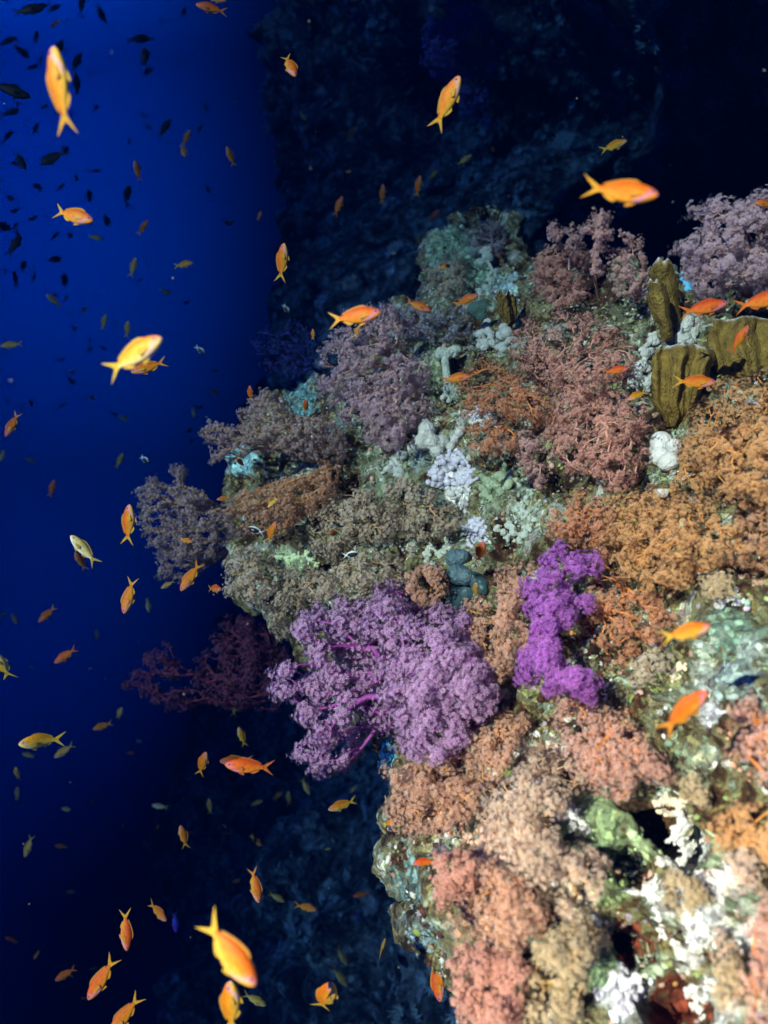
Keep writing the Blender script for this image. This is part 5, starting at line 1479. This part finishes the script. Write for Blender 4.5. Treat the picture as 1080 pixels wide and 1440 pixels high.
# dark silhouettes out in the blue
GD = 'dark fish out in the open blue water'
LD = 'dark fish hanging in the blue water of the upper left'
for x, y, ln, an in [(40, 14, 44, 12), (58, 9, 28, 200), (115, 5, 30, 85), (141, 18, 22, -65), (195, 55, 32, 15), (203, 80, 36, 95), (10, 58, 30, 15), (15, 127, 48, -12), (13, 158, 30, 8), (50, 181, 18, 70), (10, 192, 22, 45),
                     (28, 225, 34, -60), (82, 70, 34, 80), (108, 87, 28, 60), (108, 119, 26, 85), (51, 53, 20, 88), (231, 181, 30, 50), (75, 222, 40, 210), (179, 274, 26, 70), (125, 276, 22, 100), (149, 309, 26, -65), (85, 263, 16, 40),
                     (20, 345, 34, 60), (77, 332, 16, 50), (8, 320, 26, 170), (52, 262, 20, -30), (13, 278, 18, -25), (22, 296, 16, 200), (44, 95, 18, 30), (30, 72, 26, -35), (93, 212, 18, 100), (75, 12, 22, 12), (208, 100, 18, 20), (75, 365, 22, 10), (33, 375, 18, 60), (90, 393, 18, 80), (22, 393, 20, 88), (48, 390, 16, 85)]:
    PF(x, y, ln, an, 'dark', LD, phi=random.uniform(-20, 25), name='damselfish', deep=random.choice([1.0, 1.2]), group=GD, L=.13, bend=random.choice([0, .15]))
for x, y, ln, an, kd in [(78, 33, 18, 200, 'red'), (134, 334, 20, -15, 'olive'), (118, 436, 14, 60, 'olive'), (146, 453, 22, 70, 'olive'), (179, 463, 22, 70, 'olive'), (101, 523, 13, 0, 'orange'), (127, 559, 13, -30, 'olive'), (173, 588, 16, -30, 'olive'), (232, 410, 16, -20, 'olive'),
                         (3, 640, 18, -80, 'olive'), (42, 647, 16, -15, 'olive'), (272, 580, 16, -70, 'olive'), (302, 552, 14, -20, 'red'), (136, 893, 16, 90, 'olive'), (208, 851, 20, -75, 'olive'), (168, 1003, 22, 60, 'olive'), (40, 1062, 20, 170, 'olive'), (24, 1088, 24, 80, 'olive'), (24, 1116, 20, 85, 'olive'),
                         (92, 1138, 18, 10, 'olive'), (86, 1190, 18, 170, 'red'), (267, 1171, 12, 20, 'gold'), (332, 1239, 15, 30, 'orange'), (99, 1254, 14, 10, 'olive'), (178, 1337, 12, 0, 'orange'), (16, 1321, 18, 130, 'red'), (131, 1362, 13, 10, 'olive'), (183, 1059, 14, 10, 'red'), (195, 1042, 12, 0, 'olive'),
                         (44, 938, 10, 0, 'gold'), (5, 863, 14, 30, 'olive'), (20, 870, 18, -60, 'olive'), (540, 1335, 12, 0, 'red'), (415, 1343, 14, -30, 'red'), (448, 1238, 12, 20, 'olive'), (484, 305, 10, 0, 'red'), (448, 322, 10, 80, 'olive'), (560, 382, 10, 60, 'gold'), (548, 383, 8, 10, 'gold'), (480, 405, 10, 20, 'olive'), (508, 388, 12, 0, 'olive'), (404, 305, 12, 80, 'red'), (425, 308, 10, 60, 'red'),
                         (610, 245, 18, 50, 'olive'), (632, 283, 14, -70, 'olive'), (643, 272, 12, 80, 'olive'), (705, 265, 10, 60, 'olive'), (566, 190, 9, 0, 'olive'), (960, 265, 10, 30, 'orange'), (824, 240, 10, 30, 'olive'), (765, 248, 8, 60, 'olive')]:
    PF(x, y, ln, an, kd, 'tiny dim brownish fish far off in the dark blue water', phi=random.uniform(-15, 30), name='anthias', group='tiny dim fish far off', L=.075, bend=random.choice([0, .15]))
for i in range(34):
    x, y = (random.uniform(300, 720), random.uniform(60, 400)) if i < 16 else (random.uniform(10, 500), random.uniform(880, 1430))
    if i >= 16 and x > 430 and y < 1100:
        continue
    PF(x, y, random.uniform(7, 13), random.uniform(0, 360), random.choice(['olive', 'orange', 'red', 'dark']), 'tiny dim brownish fish far off in the dark blue water', phi=random.uniform(-20, 40), name='anthias', group='tiny dim fish far off', L=.045)
n_far = 0
while n_far < 75:
    x, y = random.uniform(0, 330), random.uniform(0, 640)
    if random.random() > (1 - x / 420) * (1 - y / 1100):
        continue
    PF(x, y, random.uniform(7, 15), random.uniform(0, 360), 'dark', 'tiny dark speck of a fish far off in the bright blue water', phi=random.uniform(-30, 30), name='damselfish', group='specks of fish far off', L=.085, deep=1.0)
    n_far += 1

# specks drifting in the water
sp = Acc()
q_ = np.stack([RNG.random(130) * 1080, RNG.random(130) * 1440, .6 + 2.6 * RNG.random(130)], 1)
for x, y, d in q_:
    if d > depth(x, y) - .1:
        continue
    V, Fc = ICO1
    sp.add(P(x, y, d) + V * (.0004 + .0008 * RNG.random()) * (1 + .3 * RNG.normal(size=(len(V), 1))), Fc, col=A_((.5, .5, .45)))
spo = link('drifting_specks', sp.mesh('drifting_specks', M_GROW))
spo['kind'] = 'stuff'
spo['label'] = 'pale specks drifting in the water'

# ------------------------------------------------------------------ the water: one even volume round the camera and the scene
import bmesh
b = bmesh.new()
bmesh.ops.create_cube(b, size=1)
hm = bpy.data.meshes.new('haze')
b.to_mesh(hm)
b.free()
haze = link('haze', hm)
LO, HI = Vector((-8.0, -0.35, -11.0)), Vector((5.0, 13.0, 6.2))
haze.location = (LO + HI) / 2
haze.scale = HI - LO
haze['kind'] = 'stuff'
haze['label'] = 'blue sea water fading everything with distance'
m, t, out = new_mat('sea_water')
pv = N(t, 'ShaderNodeVolumePrincipled')
pv.inputs['Color'].default_value = (0.0, 0.0006, 0.0042, 1)
pv.inputs['Absorption Color'].default_value = (0.245, 0.37, 0.50, 1)
pv.inputs['Density'].default_value = 1.0
pv.inputs['Anisotropy'].default_value = 0.0
t.links.new(pv.outputs[0], out.inputs['Volume'])
hm.materials.append(m)
